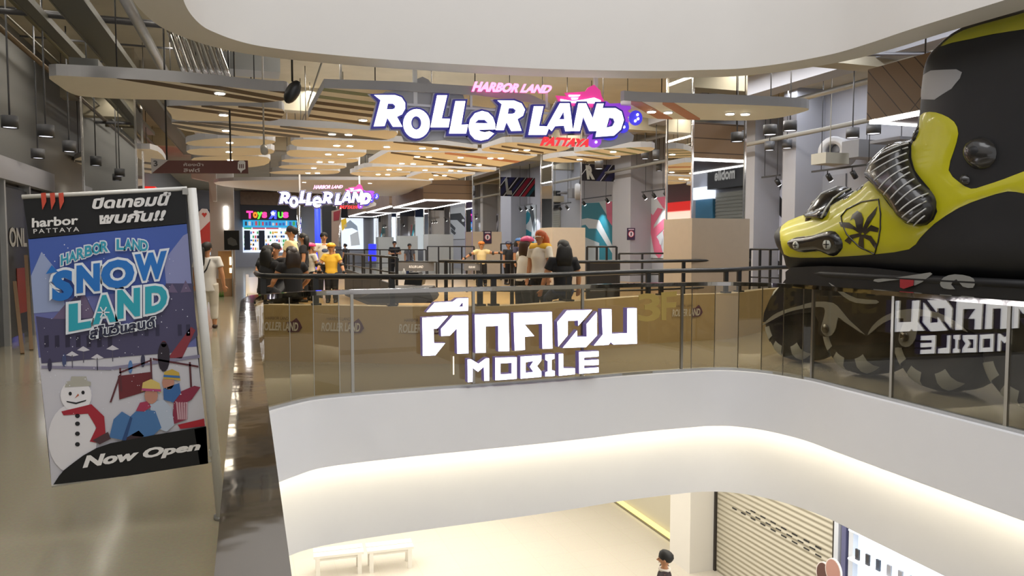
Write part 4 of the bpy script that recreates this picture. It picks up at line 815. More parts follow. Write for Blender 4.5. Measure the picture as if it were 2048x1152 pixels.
# spectators and skaters at the near end of the rink
lap = (((.15, .55, -.8), (-.3, .9, .1)), ((-.15, .55, -.8), (.3, .9, .1)))
sit = (((.12, .95, -.3), (.02, .1, -1)), ((-.12, .95, -.3), (-.02, .1, -1)))
person('person in black with long dark hair seated at the left end of the rink railing', at_depth(530, 12.4, .3), face_to(-50), 1.56, tee_k, trk, hairstyle='long', arms=lap, legs=sit, pelvis=.34, lean=(0, .1), headturn=.3)
person('person in black with long brown hair seated in front of the pale yellow shirt', at_depth(586, 11.75, .3), face_to(20), 1.52, tee_k, trk, hair=mat('dark_brown_hair', (.022, .012, .008), .45), hairstyle='long', arms=(((.5, .2, -1), (-.1, .8, -.5)), ((-.4, .3, -1), (.2, .8, -.3))), legs=sit, pelvis=.35, lean=(.0, .12), skin=SKIN, sleeve=.35)
person('person in black shirt with short hair bent over a phone between the seated group', at_depth(558, 13.6, .3), face_to(150), 1.58, tee_k, trk, arms=lap, legs=sit, pelvis=.36, lean=(0, .25), headturn=.2)
person('person with dark hair partly hidden behind the seated group', at_depth(538, 15.4, .3), face_to(170), 1.55, tee_k, trk, arms=lap, legs=sit, pelvis=.34, hairstyle='long')
person('standing person in pale yellow shirt with a black shoulder strap', at_depth(585, 14.2, .3), face_to(70), 1.62, tee_cream, trk, arms=(((.1, .35, -1), (-.1, .8, -.2)), ((-.1, .3, -1), (.1, .8, -.1))), extra=[('bag_strap', strap, M_black), ('shoulder_bag', bag, M_black)], headturn=.35, lean=(0, .04))
person('person in dark clothes just behind the pale yellow shirt', at_depth(606, 16.8, .3), face_to(90), 1.52, char, trk, hairstyle='long')
person('child in pink helmet and white shirt with a black backpack', at_depth(621, 17.2, .3), face_to(-60), 1.30, tee_w, trk, helmet=pm('d83a78', .3), hairstyle='short', pads=True, kid=True, arms=(((.1, .3, -1), (0, .6, -1)), ((-.3, .3, -1), (-.2, .6, -.8))), extra=[('backpack', lambda mb, j: mb.ell((j['chest'] + V3(0, -.10, -.02)) * j['S'], (.07 * j['S'], .05 * j['S'], .10 * j['S'])), M_black)], skates=True)
person('young person in pale shirt with a bright collar and heart print, hands lowered', at_depth(648, 18.2, .3), face_to(185), 1.56, tee_w, trk, arms=(((.3, .1, -1), (.2, .4, -1)), ((-.2, .2, -1), (.1, .5, -1))), extra=[('shirt_print', lambda mb, j: mb.ell((j['chest'] + V3(0, .066, .0)) * j['S'], (.05 * j['S'], .015 * j['S'], .035 * j['S'])), pm('4a5572', .8)), ('collar', lambda mb, j: mb.tube([(j['neck'] + V3(math.cos(a) * .05, math.sin(a) * .045, -.015)) * j['S'] for a in [i * pi / 6 for i in range(13)]], .012 * j['S'], None, 6), pm('e07a3a', .8))], skates=True)
person('child in yellow shirt and yellow helmet standing on skates', at_depth(662, 16.6, .3), face_to(165), 1.30, tee_y, trk, helmet=pm('e0a21e', .3), hairstyle='short', kid=True, pads=True, skates=True, arms=(((.5, .25, -1), (.35, .5, -.8)), ((-.5, .2, -1), (-.3, .4, -.9))), leglen=.95)
person('child skating with both arms stretched out, cream shirt and orange helmet', at_floor(963, 572, .3), face_to(170), 1.36, tee_cream, trk, helmet=pm('d07a2a', .3), hairstyle='short', kid=True, pads=True, skates=True, arms=(((1, .15, -.45), (1, .1, -.7)), ((-1, .3, -.25), (-1, .4, .05))), legs=(((.10, .15, -1), (.06, -.12, -1)), ((-.10, .05, -1), (-.06, -.10, -1))))
person('person in pink helmet and white shirt turned sideways next to the red haired person', at_depth(1047, 12.6, .3), face_to(-70), 1.52, tee_w, trk, helmet=pm('d94f86', .3), hairstyle='long', hair=mat('brown_hair', (.05, .022, .012), .5), arms=(((.2, .2, -1), (.1, .7, -.6)), ((-.2, .3, -1), (.1, .7, -.5))), pelvis=.46, lean=(0, .15))
person('person with orange red hair, white shirt with yellow shoulders and glasses', at_depth(1080, 12.1, .3), face_to(120), 1.50, tee_w, trk, hair=mat('orange_hair', srgb('b0521c'), .5, var=.3, scale=30), hairstyle='long', headturn=-.2, extra=[('glasses', lambda mb, j: mb.tube([(j['head'] + V3(x * j['hx'], (.72 + .16 * (1 - abs(x))) * j['hx'], .12 * j['hx'])) * j['S'] for x in (-.8, -.4, 0, .4, .8)], .09 * j['hx'] * j['S'], None, 6), mat('clear_frame', (.6, .5, .4), .3)), ('shoulder_yoke', lambda mb, j: mb.tube([(j['sh'][0] + V3(.0, 0, .02)) * j['S'], (j['neck'] + V3(0, -.02, -.01)) * j['S'], (j['sh'][1] + V3(0, 0, .02)) * j['S']], [.05 * j['S'], .056 * j['S'], .05 * j['S']], None, 12), tee_y)])
person('person in black shirt and blue jeans with straight black hair seen from behind', at_depth(1126, 11.3, .3), face_to(-5), 1.54, tee_k, jean, hairstyle='long', legs=sit, pelvis=.40, arms=(((.35, .15, -1), (.15, .5, -1)), ((-.35, .15, -1), (-.15, .5, -1))))
person('child in dark top and helmet on the far right side of the rink', at_depth(1017, 24, .3), face_to(190), 1.36, char, trk, helmet=pm('2c3350', .4), hairstyle='short', kid=True, skates=True)
person('child in blue helmet at the far right railing', at_depth(1038, 23.5, .3), face_to(200), 1.46, pm('42435a', .8), trk, helmet=pm('3a6aa8', .4), hairstyle='long', kid=True, skates=True)
cross = (((.3, .2, -1), (-.8, .6, .1)), ((-.3, .2, -1), (.8, .6, .15)))
person('person in black shirt with folded arms by the white far boards', at_depth(789, 36, 0), face_to(180), 1.72, tee_k, trk, arms=cross)
person('person in grey shirt with a diagonal bag strap at the back railing', at_depth(819, 35, 0), face_to(180), 1.60, grey_t, jean, hairstyle='pony', extra=[('bag_strap', lambda mb, j: mb.tube([(j['neck'] + V3(.05, .05, -.02)) * j['S'], (j['chest'] + V3(0, .08, -.03)) * j['S'], (j['P'] + V3(-.09, .07, .05)) * j['S']], .009 * j['S'], None, 6), M_black)])
person('person browsing far back in front of the toy display', at_depth(690, 42, 0), face_to(60), 1.6, char, trk)
# lower floor
person('person with short black hair in a dark jacket on the lower floor', at_depth(1337, 11.6, -5), face_to(60), 1.74, pm('2a1a20', .8), trk, sleeve=1.9, extra=[('collar', lambda mb, j: mb.tube([(j['neck'] + V3(math.cos(a) * .045, math.sin(a) * .045, .005)) * j['S'] for a in [i * pi / 6 for i in range(13)]], .014 * j['S'], None, 6), pm('d8cfc4', .8))])
# ================================================================ promotional banner on its pole
ZN = zoomer(0, 360, 1.8)
foot = on_z(431, 1040, 0); YB = foot.y
ban = thing('banner_stand', 'tall printed snow park banner hanging on a leaning white pole beside the balustrade', 'banner', (foot.x, YB, 0))
def bp(k): return lambda a, b, h: on_y(a, b, YB) + Vector((0, -.0012 * k - h, 0)) - Vector(ban.location)
def prt(mb, k, L, m): mb.poly([ZN(l) for l in (L if isinstance(L[0][0], (tuple, list)) else [L])], bp(k), None, m)
q = [(82, 60), (666, 32), (748, 1018), (186, 1104)]
mb = MB(); mb.poly([ZN(q)], lambda a, b, h: on_y(a, b, YB) + Vector((0, .004 - h, 0)) - Vector(ban.location), .004, pm('3a3a44', .6))
P_ = lambda c: pm(c, .5)
prt(mb, 1, [(102, 212), (672, 156), (690, 380), (118, 440)], P_('4560b0')); prt(mb, 1, [(118, 440), (690, 380), (708, 600), (140, 640)], P_('6a70ac'))
prt(mb, 1, [(140, 640), (708, 600), (742, 900), (748, 1018), (186, 1104), (178, 1000)], P_('cfced8'))
prt(mb, 1, [(82, 60), (666, 32), (674, 158), (104, 214)], P_('0b0b0d'))
prt(mb, 2, [(112, 345), (150, 258), (200, 320), (240, 470), (122, 480)], P_('98a6cc')); prt(mb, 2, [(590, 290), (660, 200), (676, 192), (692, 400), (600, 390)], P_('8d92c0'))
prt(mb, 3, [(130, 490), (190, 500), (270, 420), (300, 400), (345, 490), (430, 540), (560, 460), (598, 372), (692, 372), (712, 560), (640, 620), (150, 660)], P_('4c4868'))
for L in ([(190, 500), (250, 430), (262, 500)], [(262, 500), (300, 402), (345, 496)], [(600, 405), (620, 372), (640, 405)], [(650, 405), (668, 360), (690, 402)]): prt(mb, 4, L, P_('6e5f7e'))
for x in range(160, 420, 38): prt(mb, 4, [(x, 560), (x + 16, 558), (x + 17, 600), (x + 1, 602)], P_('2e2a44'))
for x in (480, 520, 560, 640, 670): prt(mb, 4, [(x, 520), (x + 14, 519), (x + 15, 560), (x + 1, 561)], P_('33304c'))
for x, y in ((300, 612), (405, 608), (260, 630), (350, 640)): prt(mb, 4, [(x - 22, y), (x, y - 14), (x + 24, y), (x + 2, y + 5)], P_('d2d0da')); prt(mb, 4, [(x - 1, y), (x + 2, y), (x + 3, y + 45), (x, y + 45)], P_('5a5668'))
prt(mb, 4, [(605, 640), (688, 528), (704, 540), (655, 642)], P_('8c3440')); prt(mb, 4, [(150, 668), (400, 672), (720, 628), (720, 640), (400, 684), (150, 678)], P_('8a86a0'))
prt(mb, 4, [(425, 705), (545, 690), (545, 755), (430, 790)], P_('6e2830'))
for L in ([(395, 800), (430, 700), (436, 702), (402, 800)], [(430, 676), (436, 676), (440, 760), (434, 760)], [(540, 640), (546, 640), (550, 730), (544, 730)], [(430, 690), (545, 645), (545, 651), (430, 697)], [(550, 640), (715, 668), (715, 675), (550, 647)], [(680, 655), (687, 655), (692, 745), (685, 745)]): prt(mb, 5, L, P_('5c2c34'))
prt(mb, 5, ell_pts(590, 635, 22, 55, 14), P_('2a2230')); prt(mb, 5, ell_pts(590, 590, 10, 12, 10), P_('7a3038'))
for x, y, c in ((180, 665, '3a3650'), (470, 672, '5a80b8'), (515, 650, '40405a'), (232, 648, '46507a')): prt(mb, 5, ell_pts(x, y, 8, 24, 10), P_(c))
# snowman
prt(mb, 5, ell_pts(262, 930, 88, 125, 24), P_('e8e6ec')); prt(mb, 6, ell_pts(275, 775, 56, 58, 22), P_('efedf2')); prt(mb, 7, [(234, 745), (240, 725), (255, 722), (258, 706), (312, 706), (314, 722), (328, 726), (328, 740)], P_('b4b2a8'))
prt(mb, 7, [(222, 832), (330, 806), (376, 850), (382, 925), (352, 945), (324, 940), (348, 890), (318, 840), (230, 846)], P_('a82838'))
for c in ((254, 768), (300, 764)): prt(mb, 7, ell_pts(*c, 6, 7, 10), P_('15151a'))
prt(mb, 7, [(270, 785), (282, 768), (286, 774)], P_('c06a50')); prt(mb, 7, [(240, 794), (275, 800), (312, 790), (310, 795), (275, 806), (242, 799)], P_('24242a'))
for y in (848, 876, 912, 950): prt(mb, 7, ell_pts(280, y, 9, 8, 10), P_('202026'))
# two children on a sled
prt(mb, 6, [(640, 880), (735, 858), (738, 885), (650, 895)], P_('b02030')); prt(mb, 6, [(628, 770), (700, 740), (722, 745), (690, 790), (672, 800), (675, 860), (620, 880)], P_('8c2c48'))
for k in range(5): prt(mb, 7, [(634 + k * 9, 800), (640 + k * 9, 798), (646 + k * 7, 860), (640 + k * 7, 862)], P_('c8a0ac'))
prt(mb, 7, [(588, 750), (646, 730), (652, 765), (625, 800), (590, 790)], P_('3a6aa8')); prt(mb, 7, ell_pts(606, 728, 22, 26, 14), P_('c08a78')); prt(mb, 8, [(588, 715), (592, 690), (620, 680), (645, 692), (650, 722), (620, 716)], P_('c8a848')); prt(mb, 9, [(590, 700), (648, 704), (649, 712), (589, 708)], P_('3c70b0'))
prt(mb, 8, [(540, 800), (590, 790), (618, 820), (628, 880), (600, 905), (560, 890), (545, 850)], P_('b8c4d8')); prt(mb, 9, [(395, 925), (410, 860), (440, 832), (470, 850), (500, 822), (560, 830), (582, 890), (545, 925), (480, 920), (450, 936)], P_('4a78b0')); prt(mb, 10, [(440, 935), (470, 850), (478, 855), (455, 936)], P_('2c4c80'))
prt(mb, 9, ell_pts(545, 775, 24, 30, 14), P_('c08a78')); prt(mb, 10, [(510, 760), (515, 728), (545, 715), (575, 730), (582, 765), (548, 752)], P_('d8c070')); prt(mb, 11, [(512, 748), (580, 752), (581, 760), (511, 757)], P_('b84a80')); prt(mb, 10, [(490, 830), (505, 800), (530, 795), (545, 815), (520, 832)], P_('a83858'))
prt(mb, 9, [(335, 935), (390, 905), (400, 930), (360, 950)], P_('50383e')); prt(mb, 9, [(440, 935), (500, 900), (520, 920), (470, 942)], P_('402c34'))
prt(mb, 12, [(194, 1094), (215, 1062), (232, 1042), (260, 1020), (300, 990), (350, 962), (400, 945), (560, 915), (742, 884), (750, 1018), (465, 1062)], P_('0b0b0d')); prt(mb, 12, [(700, 895), (743, 886), (750, 1018), (720, 1022)], P_('17184a'))
random.seed(3)
for _ in range(150):
    x, y = random.uniform(150, 690), random.uniform(230, 860); r = random.uniform(1, 2.6); prt(mb, 13, [(x - r, y), (x, y - r), (x + r, y), (x, y + r)], P_('e4e4f0'))
mb.build('banner_cloth', None, ban)
def blab(name, s, quad, col, k, bold=.02, shear=0, out=None, outb=.09, spacing=1.0):
    mb = MB(); pts = ZN(quad)
    def f(kk):
        g = bp(kk); return lambda a, b, h: g(*[pts[0][i] * (1 - a) * (1 - b) + pts[1][i] * a * (1 - b) + pts[2][i] * (1 - a) * b + pts[3][i] * a * b for i in (0, 1)], h)
    bx = text_bounds(s, bold, shear, spacing)
    if out: fit_text(mb, s, f(k), P_(out), bold=outb, shear=shear, spacing=spacing, box=bx)
    fit_text(mb, s, f(k + 1.5), P_(col), bold=bold, shear=shear, spacing=spacing, box=bx); return mb.build(name, None, ban)
blab('lettering', 'harbor', ((118, 172), (284, 160), (118, 138), (284, 128)), 'e8e6e4', 14, .03)
blab('lettering', 'PATTAYA', ((124, 193), (288, 185), (123, 177), (287, 169)), 'd8d6d4', 14, .012, spacing=1.35)
blab('lettering', 'ปิดเทอมนี้', ((334, 106), (612, 92), (334, 62), (618, 42)), 'e4e2e0', 14, .045, .15)
blab('lettering', 'พบกัน!!', ((360, 160), (596, 146), (360, 116), (600, 104)), 'e4e2e0', 14, .045, .15)
arcl = 'HARBOR LAND'
for i, ch in enumerate(arcl):
    if ch == ' ': continue
    t = i / 10; x0, x1 = 222 + t * 285, 222 + t * 285 + 27; yb = 308 - 58 * math.sin(t * pi * .62) + 0 * t; yt = yb - 38; d0 = -8 * (1 - t * 1.4)
    blab('lettering', ch, ((x0, yb - d0 * 0), (x1, yb + d0), (x0, yt), (x1, yt + d0)), '2f9cb8', 14, .03, 0, 'dce4ee', .12)
for ch, x0, x1, yb0, yb1, yt0, yt1, c in (('S', 190, 266, 440, 428, 330, 318, '1f72c4'), ('N', 278, 362, 408, 398, 308, 298, '1f72c4'), ('O', 366, 486, 394, 384, 290, 282, '1f72c4'), ('W', 486, 602, 366, 352, 268, 254, '1f72c4'), ('L', 250, 330, 545, 530, 446, 436, '2aa4b8'), ('A', 336, 420, 520, 508, 418, 408, '2aa4b8'), ('N', 424, 506, 500, 488, 396, 386, '2aa4b8'), ('D', 524, 604, 482, 468, 384, 374, '2aa4b8')):
    blab('lettering', ch, ((x0, yb0), (x1, yb1), (x0, yt0), (x1, yt1)), c, 15, .06, 0, 'e6ecf4', .13)
mb = MB()
for a in range(0, 180, 60):
    c, s_ = math.cos(math.radians(a)) * 22, math.sin(math.radians(a)) * 22; prt(mb, 19, [(375 - c - s_ * .1, 475 - s_ + c * .1), (375 - c + s_ * .1, 475 - s_ - c * .1), (375 + c + s_ * .1, 475 + s_ - c * .1), (375 + c - s_ * .1, 475 + s_ + c * .1)], P_('e6ecf4'))
mb.build('snowflake_print', None, ban); mb = MB(); prt(mb, 17, [(168, 338), (190, 306), (212, 330)], P_('1f72c4')); mb.build('roof_print', None, ban)
blab('lettering', 'สโนว์แลนด์', ((326, 572), (562, 528), (326, 528), (560, 488)), '262a44', 15, .035, 0, 'e6ecf4', .10)
blab('lettering', 'Now Open', ((300, 1046), (724, 976), (300, 990), (722, 938)), 'f0eeee', 15, .05, .22)
mb = MB()
for x in (150, 182, 213): prt(mb, 15, [(x, 48), (x + 18, 46), (x + 20, 78), (x + 6, 108), (x + 3, 80)], P_('c84a34'))
mb.build('logo_bars', None, ban)
A, B = on_y(371, 376, YB), foot; mb = MB(); d = (A - B).normalized(); n = 10; BL_ = Vector(ban.location)
mb.tube([B - BL_ + Vector((.03, .0, .01)), A - BL_ + Vector((.03, 0, 0))], .026, None, 12); mb.build('pole', pm('d8d6d0', .35), ban)
mb = MB(); a, b = on_y(44, 394, YB), on_y(374, 377, YB); mb.tube([a - BL_, b - BL_], .012, None, 8); mb.build('top_arm', pm('d8d6d0', .36), ban)
mb = MB(); a, b = on_y(104, 972, YB), on_y(424, 922, YB); mb.tube([a - BL_, b - BL_], .008, None, 8); mb.build('bottom_arm', pm('d8d6d0', .37), ban)
for y in (383, 905): mb = MB(); p = on_y(375 + (y - 383) * .1, y, YB) - BL_; mb.box(p, (.05, .04, .035)); mb.build('clamp', pm('a8a6a0', .4), ban)
mb = MB(); mb.cyl((.05, .02, 0), .06, .02); mb.build('base_plate', M_steel, ban)
# ================================================================ right wall: pilasters, murals, spotlights
XM = XW - .03
def mural(label, x0, x1, y0, y1, bg, shapes, z=None, glowbg=None):
    """panel on the right wall, bounds and shapes in picture pixels"""
    a, b = on_x(x0, y1, XM), on_x(x1, y1, XM); top = on_x((x0 + x1) / 2, y0, XM).z; bot = on_x((x0 + x1) / 2, y1, XM).z
    t = thing('wall_mural', label, 'mural', (XM, (a.y + b.y) / 2, bot)); c = Vector(t.location)
    mb = MB(); mb.bb((-.02, b.y - c.y, 0), (.03, a.y - c.y, top - bot)); mb.build('panel', glowbg or pm(bg, .6), t)
    R = [(b.y - c.y, 0), (a.y - c.y, 0), (a.y - c.y, top - bot), (b.y - c.y, top - bot)]
    mb = MB()
    for k, (L, col) in enumerate(shapes):
        P = [on_x(x, y, XM) - c for x, y in L]; Q = clip([(p.y, p.z) for p in P], R) if len(P) < 40 else [(p.y, p.z) for p in P]
        if len(Q) > 2: mb.poly([Q], lambda y, z, h: Vector((-.022 - .002 * k, y, z)), None, pm(col, .6))
    mb.build('painted_shapes', None, t); return t
Z6, Z9 = zoomer(900, 340, 3.84), zoomer(1300, 260, 3.3875)
PK = 'c0607c'; TE = '1a7486'
mural('pink lettering mural on the right wall left of the nearest mirrored column', 1283, 1345, 395, 516, 'b4b8bf', [(Z6(L), PK) for L in ([(1470, 200), (1545, 200), (1535, 280), (1478, 310)], [(1580, 200), (1680, 200), (1700, 330), (1640, 290), (1600, 230)], [(1478, 325), (1535, 318), (1575, 360), (1570, 440), (1540, 500), (1478, 500)], [(1540, 385), (1600, 290), (1640, 300), (1625, 330), (1570, 425)], [(1545, 470), (1640, 380), (1720, 340), (1720, 400), (1650, 450), (1590, 510), (1620, 560), (1640, 640), (1610, 680), (1575, 640), (1560, 560)], [(1480, 560), (1500, 550), (1512, 590), (1500, 640), (1480, 650)], [(1640, 470), (1720, 440), (1720, 600), (1660, 590)])] + [(Z6(ell_pts(1512, 415, 16, 45, 12)), 'b4b8bf'), (Z6(ell_pts(1625, 540, 13, 36, 12)), 'b4b8bf')])
mural('teal and white folded ribbon mural between the grey pilasters', 1158, 1228, 404, 522, 'a9b2b6', [(Z6(L), TE) for L in ([(995, 290), (1040, 255), (1150, 250), (1250, 420), (1250, 690), (1150, 690), (1150, 560), (1000, 500)],)] + [(Z6([(1000, 380), (1060, 370), (1150, 385), (1250, 580), (1250, 640), (1130, 450), (1070, 450), (1045, 420), (1000, 430)]), 'b8bec2'), (Z6([(1200, 250), (1250, 240), (1250, 430), (1210, 370)]), PK)])
mural('narrow mural with teal splashes and strip far back on the right wall', 1033, 1072, 412, 490, 'b0b8bc', [(Z6(L), TE) for L in ([(510, 300), (560, 290), (550, 560), (510, 560)], [(570, 350), (600, 315), (625, 340), (612, 390), (590, 420), (566, 400)], [(560, 490), (590, 455), (630, 480), (625, 520), (590, 550), (565, 540)], [(615, 560), (650, 500), (650, 560)])] + [(Z6([(610, 300), (640, 290), (660, 420), (650, 480)]), '40464c')])
mural('far black and white mural with rounded bars', 898, 932, 415, 478, 'a8acb0', [([(900, 428), (922, 426), (932, 440), (932, 456), (915, 440), (900, 440)], '18181c'), ([(900, 444), (912, 456), (910, 462), (900, 452)], '18181c'), (ell_pts(927, 441, 3, 3, 8), 'c0c4c8'), ([(903, 456), (913, 466), (910, 470), (903, 464)], '18181c')])
mural('black and pale blue mural beside the toe of the giant skate', 1524, 1567, 362, 548, 'b4b8cc', [(Z9(L), '15151c') for L in ([(758, 372), (830, 365), (960, 560), (960, 640), (900, 600), (760, 430)], [(860, 350), (900, 370), (860, 480), (840, 440)], [(755, 470), (808, 630), (755, 700), (755, 655), (782, 625), (755, 545)], [(750, 715), (900, 760), (900, 790), (750, 750)], [(880, 780), (800, 870), (770, 850), (840, 770)], [(750, 830), (800, 830), (805, 960), (770, 960)], [(820, 850), (900, 900), (900, 930), (820, 880)], [(840, 940), (900, 880), (905, 905), (860, 970)])])
mural('two black diagonal stripes painted on the wall behind the skate toe', 1606, 1690, 352, 440, '8f9096', [(Z9(L), '131316') for L in ([(1040, 330), (1150, 430), (1125, 470), (1040, 390)], [(1040, 420), (1095, 490), (1075, 515), (1040, 475)])])
mural('navy diagonal stripes at the foot of the right wall', 1238, 1284, 488, 542, '8c8e9c', [(Z6(L), '15182c') for L in ([(1330, 760), (1476, 595), (1476, 650), (1385, 770)], [(1400, 760), (1476, 690), (1476, 770)])])
def pilaster(i, x0, x1, y=300):
    a, b = on_x(x1, y, 12.35), on_x(x0, y, 12.35); mb = MB(); mb.bb((12.35, a.y, 0), (XW, b.y, 5.3)); S(mb.build('wall_pilaster', M_grey))
for i, (x0, x1) in enumerate(((1000, 1022), (1226, 1262), (1488, 1510), (1566, 1592))): pilaster(i, x0, x1)
def track(label, x0, y0, x1, y1, xp, heads, beam=True):
    A, B = on_x(x0, y0, xp), on_x(x1, y1, xp); z = (A.z + B.z) / 2; c = Vector(((A.x + B.x) / 2, (A.y + B.y) / 2, z)); t = thing('track_light', label, 'track light', c)
    mb = MB(); mb.bar(Vector((A.x, A.y, z)) - c, Vector((B.x, B.y, z)) - c, .04, .04); mb.build('track', M_black, t)
    for f in (.15, .85): p = A.lerp(B, f); mb = MB(); mb.tube([(p.x - c.x, p.y - c.y, 0), (p.x - c.x, p.y - c.y, 5.3 - z)], .008, None, 6); mb.build('hanger_rod', M_black, t)
    for f, on in heads:
        p = A.lerp(B, f); d = Vector((.62, 0, -.78)); o = Vector((p.x, p.y, z - .10)) - c; mb = MB(); mb.tube([o, o + d * .16], .055, None, 12); mb.tube([o + Vector((0, 0, .1)), o], .012, None, 6); h = mb.build('spot_head', M_black, t)
        mb = MB(); mb.tube([o + d * .155, o + d * .17], .048, None, 12); mb.build('lens', M_led if on else M_dgrey, h)
        if on and beam: l = spot(Vector(c) + o + d * .18, 120, 60, (.95, .97, 1)); l.rotation_euler = d.to_track_quat('-Z', 'Y').to_euler()
track('black track with three spotlights above the pink lettering mural', 1284, 384, 1334, 378, 12.3, ((.05, 1), (.45, 1), (.9, 1)))
track('black track with two spotlights above the teal ribbon mural', 1160, 398, 1222, 392, 12.3, ((.1, 1), (.85, 1)))
track('far black track with three spotlights above the teal splashes', 1036, 411, 1064, 409, 12.3, ((.1, 1), (.5, 1), (.9, 1)))
track('short black track with one spotlight above the black and pale blue mural', 1524, 355, 1560, 350, 12.3, ((.8, 1),))
track('black track with two spotlights on the wall right of the duct', 1624, 342, 1760, 328, 11.9, ((.25, 1), (.62, 0)))
# posters on the boards
def poster(label, x0, x1, y0, y1, yp):
    a, b = on_y(x0, y1, yp), on_y(x1, y0, yp); c = (a + b) / 2; w_, h_ = b.x - a.x, b.z - a.z; t = thing('notice_poster', label, 'poster', c)
    mb = MB(); mb.bb((-w_ / 2, -.01, -h_ / 2), (w_ / 2, .01, h_ / 2)); mb.build('sheet', pm('2c1c3c', .5), t)
    mb = MB(); r = w_ * .38; mb.poly([ell_pts(0, 0, r, r, 20), ell_pts(0, 0, r * .8, r * .8, 20)], lambda p, q, h: Vector((p, -.012, q)), None, pm('b03048', .5)); mb.poly([ell_pts(0, 0, r * .8, r * .8, 20)], lambda p, q, h: Vector((p, -.0115, q)), None, pm('d8d4d8', .5)); mb.poly([[(-r * .2, -r * .6), (r * .1, -r * .6), (r * .3, r * .1), (r * .05, r * .6), (-r * .25, r * .3)]], lambda p, q, h: Vector((p, -.0125, q)), None, pm('3a2040', .5))
    mb.poly([[(-w_ * .35, h_ * .33), (w_ * .35, h_ * .33), (w_ * .35, h_ * .42), (-w_ * .35, h_ * .42)]], lambda p, q, h: Vector((p, -.012, q)), None, pm('c8b8c4', .5)); mb.build('warning_print', None, t)
pa = on_x(1262, 300, 12.35).y
poster('purple notice with white circle on the grey pilaster', 1254, 1270, 456, 480, pa - .03)
poster('purple notice with white circle on the beige board of the third column', 967, 983, 462, 487, 28.2 - .08)
# striped hanging boards
def striped_board(label, x0, x1, y0, y1, yp, letter, rx):
    a, b = on_y(x0, y1, yp), on_y(x1, y0, yp); c = (a + b) / 2; w_, h_ = b.x - a.x, b.z - a.z; t = thing('striped_signboard', label, 'signboard', c)
    mb = MB(); mb.bb((-w_ / 2, 0, -h_ / 2), (w_ / 2, .06, h_ / 2)); mb.build('board', pm('15131c', .5), t)
    mb = MB(); R = [(-w_ / 2, -h_ / 2), (w_ / 2, -h_ / 2), (w_ / 2, h_ / 2), (-w_ / 2, h_ / 2)]
    for k, (f, wd, col) in enumerate(((.30, .05, '232350'), (.42, .10, '1c1c48'), (.55, .02, 'c8c8d0'), (.62, .05, '1e2054'), (.74, .08, '8c1c3c'), (.84, .015, 'd0d0d8'), (.88, .06, 'a8243c'), (.96, .06, '1a5a6a'), (.36, .012, 'c0c0c8'), (.70, .012, 'd0d0d8'), (.04, .012, 'b8b8c0'))):
        x = -w_ / 2 + f * w_; Q = clip([(x - h_ * .4, -h_ / 2), (x - h_ * .4 + wd * w_, -h_ / 2), (x + h_ * .4 + wd * w_, h_ / 2), (x + h_ * .4, h_ / 2)], R)
        if len(Q) > 2: mb.poly([Q], lambda p, q, h: Vector((p, -.003 - k * .001, q)), None, pm(col, .5))
    mb.build('stripes', None, t)
    mb = MB(); f = rect_fn((-w_ / 2 + rx * w_, -.03, -h_ * .42), (w_ * .13, 0, 0), (0, 0, h_ * .84), (0, -1, 0)); fit_text(mb, letter, f, pm('a8a8a4', .5), bold=.06, shear=-.2, depth=.02); mb.build('lettering', None, t)
    for s in (-.4, .4): mb = MB(); mb.tube([(s * w_, .03, h_ / 2), (s * w_, .03, 5.3 - c.z)], .01, None, 6); mb.build('hanger_rod', M_black, t)
striped_board('dark board with coloured diagonal stripes and a grey letter R, right of centre', 1160, 1300, 333, 361, 24, 'R', .07)
striped_board('dark striped board with a grey letter L, farther back left of the middle column', 958, 1070, 356, 391, 31.5, 'L', .45)
# wood canopies with light frames
def canopy(label, x0, x1, u0, u1, z0, z1):
    c = Vector(((x0 + x1) / 2, (u0 + u1) / 2, z0)); w_, d_ = x1 - x0, u1 - u0; t = thing('wood_canopy', label, 'canopy', c, 0, 'wood canopies above the kiosks')
    mb = MB(); mb.bb((-w_ / 2, -d_ / 2, .03), (w_ / 2, d_ / 2, z1 - z0)); mb.build('cladding', M_plank, t)
    mb = MB(); mb.bb((-w_ / 2 + .1, -d_ / 2 + .1, .0), (w_ / 2 - .1, d_ / 2 - .1, .03)); mb.build('soffit_panel', pm('4a1c16', .5), t)
    for a, b in (((-w_ / 2 + .06, -d_ / 2, -.02), (-w_ / 2 + .16, d_ / 2, .028)), ((w_ / 2 - .16, -d_ / 2, -.02), (w_ / 2 - .06, d_ / 2, .028)), ((-w_ / 2 + .06, -d_ / 2 + .04, -.02), (w_ / 2 - .06, -d_ / 2 + .14, .028)), ((-w_ / 2 + .06, d_ / 2 - .14, -.02), (w_ / 2 - .06, d_ / 2 - .04, .028))): mb = MB(); mb.bb(a, b); mb.build('light_strip', M_led, t)
    for sx in (-.35, .35):
        for sy in (-.35, .35): mb = MB(); mb.tube([(sx * w_, sy * d_, z1 - z0 - .02), (sx * w_, sy * d_, 5.3 - z0)], .012, None, 6); mb.build('hanger_rod', M_black, t)
M_plank = bpy.data.materials.new('brown_plank_cladding'); M_plank.use_nodes = True
